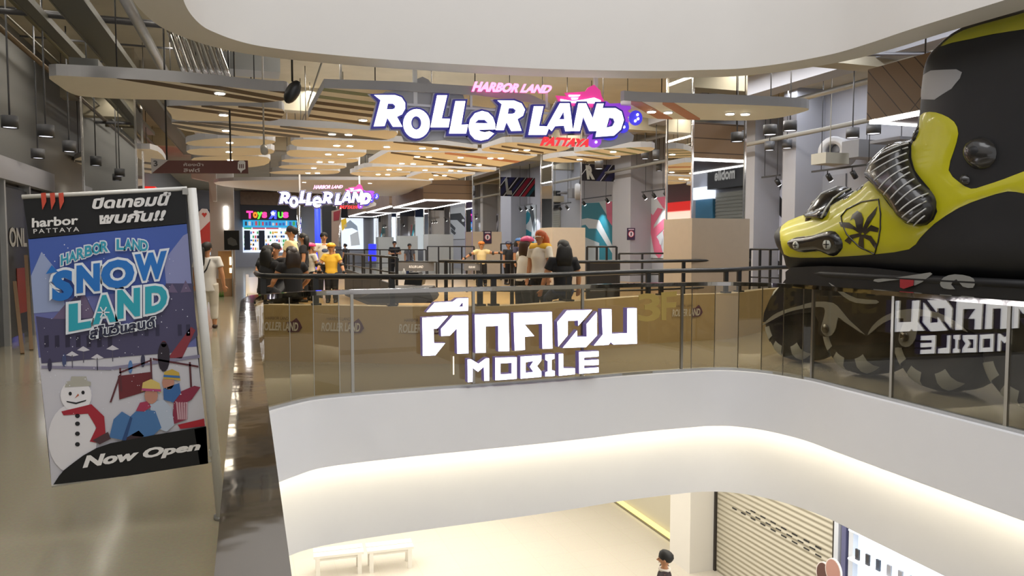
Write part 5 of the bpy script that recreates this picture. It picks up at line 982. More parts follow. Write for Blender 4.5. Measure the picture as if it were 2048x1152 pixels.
def planks(m):
    nt = m.node_tree; b = nt.nodes['Principled BSDF']; tc = nt.nodes.new('ShaderNodeTexCoord'); mp = nt.nodes.new('ShaderNodeMapping'); mp.inputs['Rotation'].default_value = (math.radians(-48), 0, 0); wv = nt.nodes.new('ShaderNodeTexBrick'); wv.offset = 0
    wv.inputs['Scale'].default_value = 1; wv.inputs['Brick Width'].default_value = 30; wv.inputs['Row Height'].default_value = .22; wv.inputs['Mortar Size'].default_value = .008; wv.inputs['Color1'].default_value = (.20, .125, .07, 1); wv.inputs['Color2'].default_value = (.235, .15, .085, 1); wv.inputs['Mortar'].default_value = (.05, .03, .018, 1)
    sp = nt.nodes.new('ShaderNodeSeparateXYZ'); cb = nt.nodes.new('ShaderNodeCombineXYZ'); ad = nt.nodes.new('ShaderNodeMath'); ad.operation = 'ADD'
    nt.links.new(tc.outputs['Object'], mp.inputs['Vector']); nt.links.new(mp.outputs[0], sp.inputs[0]); nt.links.new(sp.outputs['X'], ad.inputs[0]); nt.links.new(sp.outputs['Y'], ad.inputs[1]); nt.links.new(ad.outputs[0], cb.inputs['X']); nt.links.new(sp.outputs['Z'], cb.inputs['Y']); nt.links.new(cb.outputs[0], wv.inputs['Vector']); nt.links.new(wv.outputs['Color'], b.inputs['Base Color']); b.inputs['Roughness'].default_value = .5
planks(M_plank)
a = on_x(1733, 245, 9.3); canopy('wood clad canopy with a light frame behind the giant skate', 9.3, 11.6, a.y - 5, a.y, a.z, on_x(1733, 140, 9.3).z)
a = on_y(946, 402, 28.6); canopy('wood clad canopy with red underside left of the third column', a.x - 2.0, a.x, 28.6, 35.2, a.z, on_y(946, 361, 28.6).z)
canopy('second wood clad canopy farther back above the white boards', a.x - 2.0, a.x - .1, 35.9, 43.4, 3.4, 4.15)
canopy('farthest wood clad canopy near the blue lit column', a.x - 2.0, a.x - .2, 44.2, 51.5, 3.45, 4.2)
# pendant cylinder lamps
GP = 'grey cylinder pendant lamps'
def pendant(label, px, y0, y1, d, wpx):
    b, t_ = on_d(px, y1, d), on_d(px, y0, d); r = wpx / F * d / 2; h = t_.z - b.z; t = thing('pendant_lamp', label, 'pendant lamp', b, 0, GP)
    mb = MB(); mb.lathe([(r * .9, .02), (r, 0), (r, h), (.001, h)], (0, 0, 0), None, 20); mb.build('shade', M_dg2, t)
    mb = MB(); mb.cyl((0, 0, .012), r * .88, .01, None, 20); mb.build('lens', glow('f4f4ff', 2.2), t)
    mb = MB(); mb.tube([(0, 0, h), (0, 0, 5.3 - b.z)], .012, None, 6); mb.build('stem', M_dg2, t)
M_dg2 = pm('55565a', .5)
for i, (lab, px, y0, y1, d, wp) in enumerate((('grey cylinder pendant hanging lowest of the front pair right of the striped panel', 1540, 250, 270, 14, 26), ('grey cylinder pendant hanging highest beside the end of the salmon striped panel', 1580, 242, 262, 14, 26), ('smaller grey pendant below left of the pair beside the pointed panel', 1539, 283, 301, 18, 19), ('smaller grey pendant below right of the pair beside the pointed panel', 1574, 280, 297, 18, 19), ('grey cylinder pendant over the white duct opening', 1705, 256, 276, 14.5, 25), ('grey cylinder pendant against the wood canopy edge', 1747, 248, 268, 15, 27),
   ('large tilted grey pendant at the left edge of the picture', 20, 232, 256, 10, 30), ('grey pendant at the top left beside the long panel end', 92, 250, 274, 11, 30), ('small grey lit pendant lowest on the left', 76, 298, 317, 12.5, 24), ('half hidden grey pendant next to the mirrored column', 139, 282, 304, 13, 24), ('pendant seen left of the nearest mirrored column, upper', 1312, 300, 320, 21, 14), ('pendant seen left of the nearest mirrored column, lower', 1318, 325, 342, 23.5, 12), ('pendant in front of the grey wall left of the striped board', 1198, 320, 338, 22, 17), ('pendant above the right end of the striped board', 1290, 302, 318, 22, 15))): pendant(lab, px, y0, y1, d, wp)
# duct, air units and speaker on the right wall
p = on_x(1664, 302, 12.2); t = thing('air_duct', 'round white air duct opening high on the right wall', 'air duct', p); mb = MB(); mb.lathe([(.22, 0), (.30, .0), (.33, .06), (.33, .7), (.20, .7), (.16, .1), (.16, .02), (.22, 0)], (0, 0, 0), None, 24, Matrix.Rotation(pi / 2, 3, 'Y') @ Matrix.Rotation(-.5, 3, 'X')); mb.build('collar', pm('b0b0b2', .5), t); mb = MB(); mb.tube([(.1, 0, 0), (.98, 0, 0)], .15, None, 16); mb.build('pipe', M_dgrey, t)
def unit(name, label, cat, x0, x1, y0, y1, xp, dep, m): a, b = on_x(x0, y1, xp), on_x(x1, y0, xp); mb = MB(); c = Vector((xp + dep / 2, (a.y + b.y) / 2, a.z)); mb.bb((-dep / 2, b.y - c.y, 0), (dep / 2, a.y - c.y, b.z - a.z)); mb.tube([(0, 0, b.z - a.z), (0, 0, 5.28 - a.z)], .01, None, 6); o = mb.build(name, m); o.location = c; tag(o, label, cat)
unit('air_unit', 'beige air unit under the duct on the right wall', 'air unit', 1622, 1652, 304, 330, 11.3, .6, pm('9a968a', .6)); unit('air_duct_box', 'grey square duct box right of the round duct', 'duct', 1683, 1718, 278, 318, 12.2, .9, pm('7c7c80', .6)); unit('air_duct_box', 'long grey duct piece under the wood canopy', 'duct', 1738, 1800, 272, 288, 12.2, .9, pm('77777c', .6))
# ================================================================ far end shops
YW = YE - .02
def pxbox(mb, x0, x1, y0, y1, yp, dep, m, c=Vector((0, 0, 0))): a, b = on_y(x0, y1, yp), on_y(x1, y0, yp); mb.bb(Vector((a.x, yp - dep, a.z)) - c, Vector((b.x, yp, b.z)) - c, m)
def shop(name, label, cx, items, cat='shop front'):
    c = on_y(cx, 470, YW); c.y = YW; t = thing(name, label, cat, c)
    for nm, x0, x1, y0, y1, dep, m in items: mb = MB(); pxbox(mb, x0, x1, y0, y1, YW, dep, m, c); mb.build(nm, None, t)
    return t, c
LITW = glow('dfe8f4', .95); LITB = glow('2fa4d8', .8); LITG = glow('cfd8dc', .6)
t, c = shop('toy_shop_front', 'brightly lit toy shop front with coloured letters at the far end of the corridor', 540, [('fascia', 481, 600, 410, 440, .5, pm('15161c', .5)), ('wood_fascia', 481, 640, 387, 410, .6, M_wood), ('banner_strip', 486, 600, 441, 455, .35, LITB), ('lit_panel', 486, 600, 455, 505, .1, LITW)])
for s, x0, x1, y0, y1, col in (('T', 493, 506, 422, 437, 'ff3c9c'), ('o', 506, 515, 424, 436, 'ff7a1c'), ('y', 514, 525, 424, 438, '5ce03a'), ('s', 524, 534, 424, 436, 'ff3c8c'), ('R', 537, 553, 421, 438, '3c48e8'), ('U', 556, 566, 424, 436, '58e040'), ('s', 566, 577, 424, 436, 'ff3c9c')):
    a, b = on_y(x0, y1, YW - .55), on_y(x1, y0, YW - .55); w_ = b.x - a.x; mb = MB(); o_ = Vector((b.x, a.y, a.z)) if s == 'R' else a
    fit_text(mb, s, rect_fn(o_ - c, (-w_ if s == 'R' else w_, 0, 0), (0, 0, b.z - a.z), (0, -1, 0)), glow(col, 1.6), bold=.05, depth=.06); mb.build('letter', None, t)
mb = MB(); q = on_y(546, 427, YW - .66) - c; mb.poly([[(math.sin(k * pi / 5) * (.16 if k % 2 == 0 else .07), math.cos(k * pi / 5) * (.16 if k % 2 == 0 else .07)) for k in range(10)]], lambda a, b, h: q + Vector((a, -h, b)), .02, M_led); mb.build('star', None, t)
random.seed(5); mb = MB(); cols = [glow(x, .55) for x in ('d04a5a', '3a6ab8', 'e0b040', '4aa860', 'd8d8d8', '303848')]
for k in range(16): x = 490 + k * 6.8; pxbox(mb, x, x + random.uniform(2, 5), 447 - random.uniform(1, 5), 451, YW - .36, .03, random.choice(cols), c)
mb.build('banner_print', None, t)
mb = MB()
for x0, x1, m in ((488, 503, cols[3]), (505, 530, cols[0]), (532, 557, cols[0]), (562, 598, cols[4])): pxbox(mb, x0, x1, 453 + 1, 458, YW - .12, .03, m, c)
mb.build('price_strip', None, t)
mb = MB()
for r in range(5):
    for k in range(26):
        if random.random() < .75: x = 488 + k * 4.3; pxbox(mb, x, x + random.uniform(2, 4), 463 + r * 8, 463 + r * 8 + random.uniform(3, 6), YW - .12, .12, random.choice(cols), c)
o = mb.build('stocked_toys', None, t); o['kind'] = 'stuff'
mb = MB()
for x0, x1 in ((489, 500), (518, 529)): pxbox(mb, x0, x1, 461, 500, YW - .3, .1, pm('1c2a44', .6), c)
mb.build('display_board', None, t)
t, c = shop('lit_shop_front', 'lit white shop fronts with dark fascia right of the blue column', 720, [('glass_front', 643, 662, 418, 500, .1, LITW), ('poster', 644, 656, 427, 444, .14, glow('2a7ac8', .7)), ('dark_pier', 662, 668, 412, 505, .4, M_dgrey), ('fascia', 683, 756, 417, 436, .5, pm('16161c', .6)), ('glass_front', 683, 726, 436, 500, .1, LITW), ('glass_front', 748, 790, 420, 500, .1, LITW), ('fascia', 778, 800, 421, 434, .3, pm('1c2c58', .5)), ('glass_front', 780, 860, 434, 500, .1, LITG), ('fascia', 826, 850, 420, 434, .3, pm('1c2c58', .5)), ('bright_sign', 846, 858, 421, 434, .36, glow('58e040', 1.2))])
for L, col in (([(686, 452), (700, 440), (714, 452), (716, 462), (704, 456), (690, 458)], '8a98a8'), ([(682, 440), (692, 436), (694, 452), (684, 462)], 'd8b030'), ([(700, 470), (716, 462), (720, 490), (702, 492)], 'b8bcc0'), ([(759, 424), (776, 421), (778, 438), (770, 442), (762, 436)], 'e0d8ff')):
    mb = MB(); mb.poly([L], lambda a, b, h: on_y(a, b, YW - .13) + Vector((0, -h, 0)) - c, .04, glow(col, .6)); mb.build('window_print', None, t)
t, c = shop('lit_shop_front', 'lit shop window at the very end of the left corridor behind the feather flag', 415, [('glass_front', 404, 438, 436, 510, .1, glow('c8d8e4', .8)), ('fascia', 400, 438, 420, 436, .3, pm('1c2c58', .5)), ('shelf_side', 398, 404, 420, 515, .4, M_dgrey)])
mb = MB()
for r in range(6):
    for k in range(6): pxbox(mb, 407 + k * 5, 410 + k * 5, 444 + r * 10, 449 + r * 10, YW - .12, .1, random.choice(cols), c)
o = mb.build('stock', None, t); o['kind'] = 'stuff'
# blue light column with dark chute and chrome posts
p0, p1 = on_d(636, 412, 42), on_d(636, 505, 42)
t = thing('light_column', 'tall glowing blue column with chrome posts at the back left of the rink', 'light column', (p1.x, p1.y, 0))
mb = MB(); mb.cyl((0, 0, 0), .15, p0.z); mb.build('blue_tube', glow('2838ff', 2.2), t)
mb = MB(); mb.bb((.25, -.1, 0), (1.0, .5, p0.z)); mb.build('dark_panel', M_black, t)
for x in (-1.0, 1.15): mb = MB(); mb.cyl((x, -.1, 0), .12, p0.z); mb.build('chrome_post', M_chrome, t)
# leaning display stand
mb = MB(); L = [(664, 422), (683, 418), (678, 460), (676, 492), (664, 494)]; A = on_d(672, 490, 36); mb.poly([L], lambda a, b, h: on_d(a, b, 36) - HEAD * h - A, .1, pm('a08c7c', .6)); mb.poly([[(667, 424), (681, 420), (678, 440), (667, 442)]], lambda a, b, h: on_d(a, b, 35.88) - A, None, pm('8a2a34', .6)); mb.bb((-.25, -.15, -A.z), (.25, .15, on_d(672, 493, 36).z - A.z), M_dgrey); o = mb.build('display_stand', None); o.location = A; tag(o, 'tall display panel with red top left of the toy windows', 'display stand')
# corridor: column with curved bracket, lit strip, poster, kiosk, flag
p = on_d(452, 568, 30); t = thing('corridor_column', 'beige corridor column with a vertical light strip and curved bracket', 'column', (p.x, p.y + .3, 0))
mb = MB(); mb.bb((-.54, -.38, 0), (.36, .5, 5.3)); mb.build('shaft', pm('9c968c', .6), t)
mb = MB(); mb.poly([[(-1.15, 4.15), (-.54, 4.03), (-.4, 3.27), (-.26, 3.27), (-.26, 4.48), (-1.15, 4.35)]], lambda a, b, h: Vector((a, -.38 - h, b)), .5, pm('a8a298', .6)); mb.build('curved_bracket', None, t)
a, b = on_d(455, 458, 29.6), on_d(455, 412, 29.6); mb = MB(); mb.box((.06, -.42, (a.z + b.z) / 2), (.15, .04, b.z - a.z)); mb.build('light_strip', M_led, t)
p = on_d(464, 500, 22.8); mb = MB(); a, b = on_d(450, 500, 22.8), on_d(479, 461, 22.8); A = Vector((p.x, p.y, a.z)); mb.box((0, 0, (b.z - a.z) / 2), ((b - a).dot(RGT), .04, b.z - a.z), pm('141414', .5), -YAW); mb.poly([[(455, 478), (462, 474), (472, 480), (475, 490), (466, 492), (456, 488)]], lambda x, y, h: on_d(x, y, 22.75) - A, None, pm('4c4c4c', .5)); mb.tube([(0, 0, 0), (0, 0, -A.z)], .02, M_steel, 8); o = mb.build('poster_stand', None); o.location = A; tag(o, 'black poster on a stand beside the corridor column', 'poster')
p = on_z(462, 592, 0); t = thing('wooden_kiosk', 'small light wood kiosk with two lit slots by the rink wall', 'kiosk', p)
h_ = on_d(460, 502, (p - EYE).dot(HEAD)).z; mb = MB(); mb.bb((-.34, -.1, 0), (.06, .4, h_)); mb.build('body', pm('a87c48', .5), t)
for y0, y1 in ((514, 530), (536, 546)): a, b = on_y(459, y1, p.y - .12), on_y(465, y0, p.y - .12); mb = MB(); mb.bb(a - p, b - p + Vector((0, .03, 0))); mb.build('lit_slot', glow('fff0c8', 2.5), t)
mb = MB(); mb.bb((-.40, -.25, 0), (.1, -.1, .55)); mb.build('front_box', pm('8a6a48', .5), t)
mb = MB()
for k in range(14): x = random.uniform(-.34, -.2); mb.tube([(x, -.3, .0), (x + random.uniform(-.05, .05), -.32, random.uniform(.1, .2))], [.02, .003], None, 5)
mb.build('artificial_grass', pm('4c6a24', .7), t)['kind'] = 'stuff'
p = on_z(412, 560, 0); d = (p - EYE).dot(HEAD); t = thing('feather_flag', 'red and white feather flag with a heart beyond the walking person', 'flag', p)
Lf = [(398, 424), (404, 417), (414, 418), (420, 428), (421, 500), (404, 505), (399, 470)]
mb = MB(); mb.poly([Lf], lambda a, b, h: on_d(a, b, d) - p - HEAD * h, .02, pm('d8d4d0', .6)); mb.poly([[(400, 462), (420, 442), (421, 500), (404, 505)]], lambda a, b, h: on_d(a, b, d - .03) - p, None, pm('b8342c', .6)); mb.poly([[(403, 428), (406, 425), (409, 427), (412, 425), (414, 428), (409, 435)]], lambda a, b, h: on_d(a, b, d - .03) - p, None, pm('c03a30', .6)); mb.build('flag_cloth', None, t)
a = on_d(421, 421, d) - p; mb = MB(); mb.tube([(a.x, a.y, 0), a], .02, None, 8); mb.build('pole', M_black, t); mb = MB(); mb.cyl((a.x, a.y, 0), .2, .04); mb.build('base', M_black, t)
# left corridor: dark shop front and red kiosk (mirrored in the nearest column)
t = thing('dark_shop_front', 'dark closed shop front with a black poster left of the banner', 'shop front', (XL + .02, 14.6, 0))
mb = MB(); mb.bb((0, -3.2, 0), (.08, 2.2, 2.55)); mb.build('dark_glass', mat('dark_shop_glass', (.03, .032, .035), .08), t)
for y in (-3.2, -.9, .55, 2.2): mb = MB(); mb.bb((.0, y - .04, 0), (.16, y + .04, 2.6)); mb.build('mullion', M_steel, t)
mb = MB(); mb.bb((.08, -.8, .1), (.12, .5, 2.5)); mb.build('black_poster', pm('161616', .4), t)
mb = MB(); fit_text(mb, 'ONL', rect_fn((.13, -.65, 1.55), (0, 1.0, 0), (0, 0, .32), (1, 0, 0)), pm('b8b8b4', .5), bold=.03); mb.build('lettering', None, t)
mb = MB(); mb.bb((.122, -.3, .45), (.13, .35, 1.2)); mb.build('red_print', pm('8c2c1c', .5), t)
mb = MB(); mb.bb((.0, -3.2, 2.6), (.2, 2.2, 2.95)); mb.build('fascia', M_grey, t)
for k, (a, b) in enumerate((((.62, -1.6, .0), (.26, -.2, 1.4)), ((.6, -2.0, 0), (.26, -.9, 1.0)))): mb = MB(); mb.bar(Vector((XL, 14.6, 0)) + Vector(a), Vector((XL, 14.6, 0)) + Vector(b), .05, .05); tag(mb.build('wooden_pole', pm('6a5030', .6)), ('taller', 'shorter')[k] + ' wooden pole leaning on the dark shop front', 'pole')
t = thing('red_sign_kiosk', 'bright kiosk with red fascia reflected in the nearest mirrored column', 'kiosk', (XL + .1, 31, 0))
mb = MB(); mb.bb((0, -3.4, 0), (.4, 3.4, 3.1)); mb.build('lit_back_wall', glow('f0e4d0', 1.3), t); mb = MB(); mb.bb((0, -3.5, 3.1), (.8, 3.5, 3.5)); mb.build('red_fascia', glow('d82018', 1.0), t); mb = MB(); mb.bb((.8, -3, 0), (1.3, 3, 1.1)); mb.build('counter', pm('8a6a4a', .5), t); mb = MB(); mb.bb((.4, -1, 1.6), (.5, .2, 2.2)); mb.build('screen', glow('3a8ac8', .9), t)
# mobile shop on the right (mirrored in the nearest column)
t = thing('mobile_shop_front', 'closed roller shutter shop with a dark mobile sign, mirrored in the nearest column', 'shop front', (XW - .02, 6.6, 0))
mb = MB(); mb.bb((-.06, -1.4, 0), (0, 3.0, 3.1)); mb.build('shutter', mat('shutter_grey', (.34, .34, .30), .5), t)
for k in range(30): mb = MB(); mb.bb((-.085, -1.4, .05 + k * .1), (-.06, 3.0, .08 + k * .1)); mb.build('shutter_rib', mat('shutter_rib', (.26, .26, .23), .5), t)
mb = MB(); mb.bb((-.3, -1.5, 3.2), (0, 3.0, 3.95)); mb.build('sign_board', pm('1c1c20', .5), t)
mb = MB(); fit_text(mb, 'mobile', rect_fn((-.32, -.15, 3.42), (0, -.95, 0), (0, 0, .33), (-1, 0, 0)), pm('d0d0cc', .5), bold=.03); mb.build('lettering', None, t)
mb = MB(); mb.bb((-.3, -2.4, 2.95), (0, -1.5, 3.3)); mb.build('lit_header', glow('dfe6f4', 2.0), t); mb = MB(); mb.bb((-.1, -2.4, 0), (0, -1.5, 2.95)); mb.build('blue_panel', pm('3a7a9c', .5), t)
# hanging arrow sign
YA = 11.5; c = on_y(400, 334, YA); t = thing('direction_sign', 'brown hanging direction sign with a white arrow tip and number 3', 'sign', c)
f = lambda o_: (lambda a, b, h: on_y(a, b, YA) + Vector((0, -o_ - h, 0)) - c)
mb = MB(); mb.poly([ZA([(938, 738), (1520, 738), (1524, 832), (822, 830)])], f(0), .06, pm('5a2a1c', .5)); mb.build('board', None, t)
mb = MB(); mb.poly([ZA([(815, 722), (942, 735), (820, 832)])], f(.005), .06, pm('b4aeac', .5)); mb.build('arrow_tip', None, t)
def at_text(s, L, m, bold=.02): pts = ZA(L); mb = MB(); fit_text(mb, s, quad_fn(*[on_y(x, y, YA - .072) - c for x, y in pts], (0, -1, 0)), m, bold=bold); mb.build('lettering', None, t)
at_text('3', ((832, 778), (862, 778), (828, 735), (858, 735)), pm('4a4644', .5), .03); at_text('ห้องน้ำ', ((1050, 776), (1195, 776), (1050, 752), (1195, 752)), pm('b8a8a0', .5)); at_text('ลิฟต์', ((1050, 820), (1170, 820), (1050, 792), (1170, 792)), pm('b8a8a0', .5))
mb = MB(); mb.poly([ZA([(1448, 750), (1460, 740), (1490, 740), (1502, 750), (1502, 800), (1480, 812), (1470, 830), (1462, 812), (1446, 800)])], f(.062), .006, pm('e4e0dc', .5))
for x in (1457, 1470, 1483): mb.poly([ZA([(x, 765), (x + 7, 765), (x + 7, 795), (x, 795)])], f(.07), .002, pm('5a2a1c', .5))
mb.build('icon', None, t)
for x in (930, 1395): a = on_y(*ZA([(x, 738)])[0], YA) - c; mb = MB(); mb.tube([(a.x, -.03, a.z), (a.x, -.03, 5.3 - c.z)], .012, None, 6); mb.build('hanger_rod', M_black, t)
mb = MB(); p = on_y(*ZA([(1640, 650)])[0], 11.0); mb.tube([(0, -.1, -.05), (0, .12, .03)], .05, pm('b0aca4', .4), 12); mb.tube([(0, .1, .03), (0, .1, 5.3 - p.z)], .012, pm('b0aca4', .4), 6); o = mb.build('security_camera', None); o.location = p; tag(o, 'small white security camera hanging at the ceiling gap', 'camera')
mb = MB(); p = on_y(585, 184, 9.2); mb.ell((0, 0, 0), (.08, .10, .15), M_black, 14, 8, Matrix.Rotation(.5, 3, 'Y')); mb.tube([(0, 0, .12), (0, 0, 5.3 - p.z)], .012, M_black, 6); o = mb.build('speaker', None); o.location = p; tag(o, 'small black speaker hanging off the right end of the nearest long ceiling panel', 'speaker')
# ================================================================ ceiling services
GS = 'pipes and trays under the ceiling'
def pipe(name, label, cat, a, b, r, m, hang=True):
    a, b = Vector(a), Vector(b); c = (a + b) / 2; t = thing(name, label, cat, c, 0, GS); mb = MB(); mb.tube([a - c, b - c], r, None, 10); mb.build('run', m, t)
    for f in (.15, .5, .85): p = a.lerp(b, f) - c; mb = MB(); mb.tube([p, (p.x, p.y, 5.3 - c.z)], .006, None, 5); mb.build('hanger_rod', M_black, t)
M_trunk = pm('57554a', .5)
def tray(label, a, b, wd):
    a, b = Vector(a), Vector(b); c = (a + b) / 2; t = thing('cable_tray', label, 'cable tray', c, 0, GS); d = (b - a).normalized(); n = Vector((-d.y, d.x, 0))
    for s in (-1, 1): mb = MB(); mb.bar(a - c + n * s * wd / 2, b - c + n * s * wd / 2, .02, .09); mb.build('side_rail', M_trunk, t)
    mb = MB(); mb.bar(a - c - Vector((0, 0, .03)), b - c - Vector((0, 0, .03)), wd, .01); mb.build('tray_floor', M_trunk, t)
    k = int((b - a).length / .45)
    for i in range(k): mb = MB(); p = a.lerp(b, (i + .5) / k) - c; mb.bar(p - n * wd / 2, p + n * wd / 2, .03, .015); mb.build('rung', M_steel, t)
    for f in (.2, .5, .8): p = a.lerp(b, f) - c; mb = MB(); mb.tube([p, (p.x, p.y, 5.3 - c.z)], .006, None, 5); mb.build('hanger_rod', M_black, t)
tray('steel cable tray running along the left corridor ceiling', (-1.9, 6, 4.35), (-1.55, 25, 4.35), .35)
pipe('ceiling_pipe', 'thick grey pipe beside the cable tray over the left corridor', 'pipe', (-1.35, 6, 4.5), (-1.1, 24, 4.5), .07, M_steel)
pipe('ceiling_pipe', 'thin red brown pipe over the left corridor nearest the wall', 'pipe', (-3.2, 5, 4.6), (-3.1, 30, 4.6), .04, pm('5a4a34', .6)); pipe('ceiling_pipe', 'pale pipe next to the thin brown pipe over the left corridor', 'pipe', (-2.8, 5, 4.75), (-2.7, 30, 4.75), .05, pm('6e684f', .6))
tray('narrow closed trunking left of the cable tray over the left corridor', (-2.5, 6, 4.5), (-2.3, 22, 4.5), .16)
tray('narrow closed trunking right of the cable tray over the left corridor', (-.75, 7.5, 4.6), (-.6, 24, 4.6), .18)
for i_, (lab, x_, z_) in enumerate((('thin conduit highest over the left corridor', -3.4, 5.0), ('thin conduit beside the thick grey pipe', -1.05, 4.85), ('thin conduit running over the left part of the rink', 1.3, 4.95))): pipe('conduit', lab, 'pipe', (x_, 7 if x_ < -.5 else 10, z_), (x_ + .3, 26, z_), .018, M_trunk)
for i_, (lab, y_, z_) in enumerate((('thin cross conduit nearest the atrium over the left corridor', 7.6, 5.12), ('second thin cross conduit over the left corridor', 9.0, 5.16), ('third thin cross conduit over the left corridor', 13.2, 5.1), ('fourth thin cross conduit over the left corridor', 15.2, 5.17))): pipe('conduit', lab, 'pipe', (-3.6, y_, z_), (-.7 if y_ < 9.5 else 3, y_ + .1, z_), .018, M_dgrey)
pipe('ceiling_pipe', 'long pipe crossing the ceiling behind the soffit from left to right', 'pipe', (-3.4, 9.8, 4.7), (4.2, 9.9, 4.7), .05, pm('6a6250', .6)); pipe('ceiling_pipe', 'second pipe crossing the ceiling farther behind the soffit', 'pipe', (-3.4, 11.3, 4.55), (5.5, 11.4, 4.55), .035, M_dgrey)
pipe('ceiling_pipe', 'dark conduit crossing above the big hanging sign', 'pipe', (-.5, 10.6, 4.45), (8, 10.5, 4.5), .02, M_dgrey); pipe('ceiling_pipe', 'conduit sloping above the salmon striped panel', 'pipe', (5.5, 10.2, 4.4), (12.8, 8.6, 4.7), .022, M_dgrey); pipe('ceiling_pipe', 'second conduit above the salmon striped panel', 'pipe', (6.2, 10.9, 4.6), (12.8, 9.3, 4.9), .022, M_dgrey)
pipe('ceiling_pipe', 'pale pipe high along the right wall above the pendants', 'pipe', (11.9, 9, 4.1), (12.0, 24, 4.1), .05, pm('8c8a84', .6)); pipe('ceiling_pipe', 'grey pipe along the right wall ceiling edge', 'pipe', (11.4, 8, 4.75), (11.5, 26, 4.75), .06, M_steel)
for k, (lab, a, b) in enumerate((('white painted beam along the left corridor ceiling', (-3.7, 10.6, 4.75), (13.2, 11.0, 5.3)), ('second painted ceiling beam over the rink front', (-3.7, 18.6, 4.75), (13.2, 19.0, 5.3)), ('third painted ceiling beam over the middle of the rink', (-3.7, 26.6, 4.75), (13.2, 27.0, 5.3)))): mb = MB(); mb.bb(a, b); S(mb.build('ceiling_beam', M_ceil))
mb = MB(); mb.bb((10.6, 5, 4.9), (11.1, 30, 5.3)); S(mb.build('ceiling_beam', M_grey))
t = thing('flexible_ducts', 'bundle of ribbed silver flexible ducts hanging above the long panel', 'duct', on_y(388, 110, 11.0)); c = Vector(t.location)
for k in range(7):
    mb = MB(); x = -.3 + k * .09; L = [Vector((x + .05 * i, .0, .32 - .16 * i)) for i in range(5)]; mb.tube(L, [.035, .04, .035, .04, .03], None, 8); mb.build('duct', M_chrome, t)
for a, b in (((-.3, 0, .3), (-.3, 0, 5.3 - c.z)), ((.25, 0, .3), (.25, 0, 5.3 - c.z))): mb = MB(); mb.tube([a, b], .006, None, 5); mb.build('hanger_rod', M_black, t)
for lab, x0, x1, y0, y1, yp in (('pale rectangular duct above the long panel, left one', 405, 468, 104, 133, 11.6), ('pale rectangular duct above the long panel, right one', 470, 560, 108, 138, 12.2), ('pale duct end above the left part of the long panel', 138, 196, 118, 136, 11.8)):
    a, b = on_y(x0, y1, yp), on_y(x1, y0, yp); mb = MB(); c = (a + b) / 2; mb.bb(Vector((a.x, yp, a.z)) - c, Vector((b.x, yp + .5, b.z)) - c); mb.tube([(0, .2, 0), (0, .2, 5.3 - c.z)], .01, None, 5); o = mb.build('air_duct_box', pm('8e9090', .5)); o.location = c; tag(o, lab, 'duct')
# ================================================================ lower floor
XS = 8.9
a, b = on_x(1436, 1100, XS), on_x(1678, 1100, XS); y1, y0 = a.y, b.y
wall('wall_lower_right', (XS, -8, -5), (XS + .2, 45, ZB), pm('c4bda8', .6)); wall('wall_lower_back', (-12, 44.8, -5), (XS, 45, ZB), M_white); wall('wall_lower_left', (-12.2, -8, -5), (-12, 45, ZB), M_white)
t = thing('roller_shutter', 'closed beige roller shutter with slots on the lower floor', 'shutter', (XS - .04, (y0 + y1) / 2, -5)); hy = (y1 - y0) / 2
M_shut = bpy.data.materials.new('beige_ribbed_shutter'); M_shut.use_nodes = True; nt = M_shut.node_tree; tc = nt.nodes.new('ShaderNodeTexCoord'); wv = nt.nodes.new('ShaderNodeTexWave'); wv.bands_direction = 'Z'; wv.inputs['Scale'].default_value = 3.2; bp_ = nt.nodes.new('ShaderNodeBump'); bp_.inputs['Strength'].default_value = .8; bp_.inputs['Distance'].default_value = .03
nt.links.new(tc.outputs['Object'], wv.inputs['Vector']); nt.links.new(wv.outputs['Fac'], bp_.inputs['Height']); nt.links.new(bp_.outputs[0], nt.nodes['Principled BSDF'].inputs['Normal']); nt.nodes['Principled BSDF'].inputs['Base Color'].default_value = (.50, .46, .36, 1); nt.nodes['Principled BSDF'].inputs['Roughness'].default_value = .45
mb = MB(); mb.bb((-.02, -hy, 0), (.03, hy, 3.35)); mb.build('curtain', M_shut, t)
for s in (-1, 1): mb = MB(); mb.bb((-.06, s * hy - .04, 0), (.03, s * hy + .04, 3.38)); mb.build('guide_rail', pm('2a2420', .5), t)
ZL = zoomer(1240, 960, 2.535)
for x, y in ((580, 146), (625, 170), (650, 166), (674, 160), (674, 197), (699, 193), (724, 188), (724, 225), (751, 222), (776, 216), (776, 254), (803, 250), (830, 246), (830, 285), (858, 281), (885, 277), (885, 316), (915, 312), (945, 309), (945, 349), (975, 346), (1005, 343), (1005, 383)):
    p = on_x(*ZL([(x, y)])[0], XS - .065) - Vector(t.location); mb = MB(); mb.box(p, (.012, .13, .022)); mb.build('slot', M_black, t)
p = on_x(1380, 1080, 8.25); mb = MB(); mb.bb((8.25, p.y, -5), (XS, p.y + .75, ZB)); S(mb.build('wall_lower_pier', pm('d8d4cc', .5)))
a, b = on_x(1268, 1027, XS - .02), on_x(1334, 1076, XS - .02)
tag(MB().bb((XS - .1, p.y + .8, -5), (XS - .02, 40, -4.9)).build('lit_skirting', glow('e8d890', .9)), 'pale yellow lit skirting strip along the lower wall left of the white pier', 'skirting')
tag(MB().bb((XS - .16, p.y + .8, -5), (XS - .1, 40, -4.985)).build('skirting_channel', pm('6a6250', .5)), 'dark channel on the floor along the lit skirting strip', 'channel')
a = on_x(1684, 1100, XS); t = thing('phone_shop_display', 'white lit phone shop wall with shelves of phones on the lower floor', 'shop display', (XS - .05, a.y, -5))
ye = a.y; mb = MB(); mb.bb((0, -3.4, 0), (.04, -.35, 3.2)); mb.build('lit_back_panel', glow('d8e6f4', .7), t)
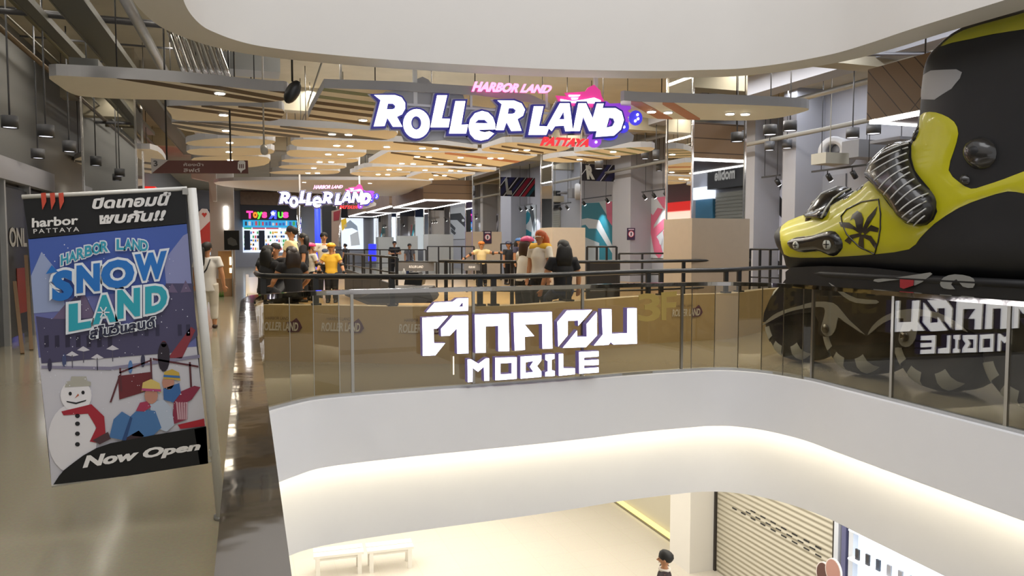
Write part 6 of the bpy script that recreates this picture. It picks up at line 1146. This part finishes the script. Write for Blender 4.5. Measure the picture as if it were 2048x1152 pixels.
for y in (-.02, -.18, -.33): mb = MB(); mb.bb((-.1, y - .05, 0), (.04, y + .04, 3.35)); mb.build('frame_post', pm('c8ccd4', .4) if y != -.18 else pm('5a5c80', .4), t)
for z in (1.3, 1.75, 2.2, 2.65, 3.1):
    mb = MB(); mb.bb((-.2, -3.4, z), (0, -.38, z + .025)); sh_ = mb.build('shelf', glow('f0f4fa', .7), t)
    for k in range(14): y = -.5 - k * .2; mb = MB(); mb.bb((-.14, y - .035, z + .025), (-.11, y + .035, z + .19)); mb.build('phone', random.choice([pm('2a2a30', .2), pm('6a3a6a', .3), pm('303848', .2), pm('8a8a90', .3)]), sh_)
for lab, x, y, rx, ry, col in (('round dark brown cut-out sign at the right of the shutter', 1650, 1148, 12, 18, '5a3a34'), ('round cut-out sign with a smiling face print beside the brown one', 1669, 1142, 10, 18, 'b08478')):
    p = on_x(x, y, 8.4 if col[0] == '5' else 8.2); r = .16; mb = MB(); mb.poly([ell_pts(0, 0, r, r * 1.2, 24)], lambda a, b, h: Vector((-h, -a, b)), .03, pm('e0d8d4', .5)); mb.poly([ell_pts(0, 0, r * .9, r * 1.1, 24)], lambda a, b, h: Vector((-.033, -a, b)), None, pm(col, .5)); mb.tube([(.0, 0, -r), (0, 0, -5 - p.z)], .015, M_steel, 6); o = mb.build('round_sign', None); o.location = p; tag(o, lab, 'sign')
ZU = zoomer(540, 940, 2.695)
def bench(label, x0, y0, x1, y1, hgt=.45):
    a, b = on_z(*ZU([(x0, y0)])[0], -5 + hgt), on_z(*ZU([(x1, y1)])[0], -5 + hgt); a.z = b.z = -5; d = (b - a); L = d.length; rz = math.atan2(d.y, d.x); t = thing('bench', label, 'bench', (a + b) / 2, rz, 'white benches on the lower floor')
    for k in (0, 1): mb = MB(); mb.bb((-L / 2, k * .24, hgt - .05), (L / 2, k * .24 + .2, hgt)); mb.build('seat_slat', M_bench, t)
    for sx in (-1, 1):
        for y in (.03, .40): mb = MB(); mb.bb((sx * (L / 2 - .08) - .04, y - .03, 0), (sx * (L / 2 - .08) + .04, y + .03, hgt - .05)); mb.build('leg', M_bench, t)
    mb = MB(); mb.bb((-L / 2 + .05, .02, hgt - .11), (L / 2 - .05, .05, hgt - .05)); mb.build('apron', M_bench, t)
M_bench = pm('e8e4da', .5)
bench('white slatted bench on the lower floor nearer the white pillar edge, left one', 235, 470, 505, 440); bench('white slatted bench on the lower floor, right one of the pair', 525, 440, 775, 412)
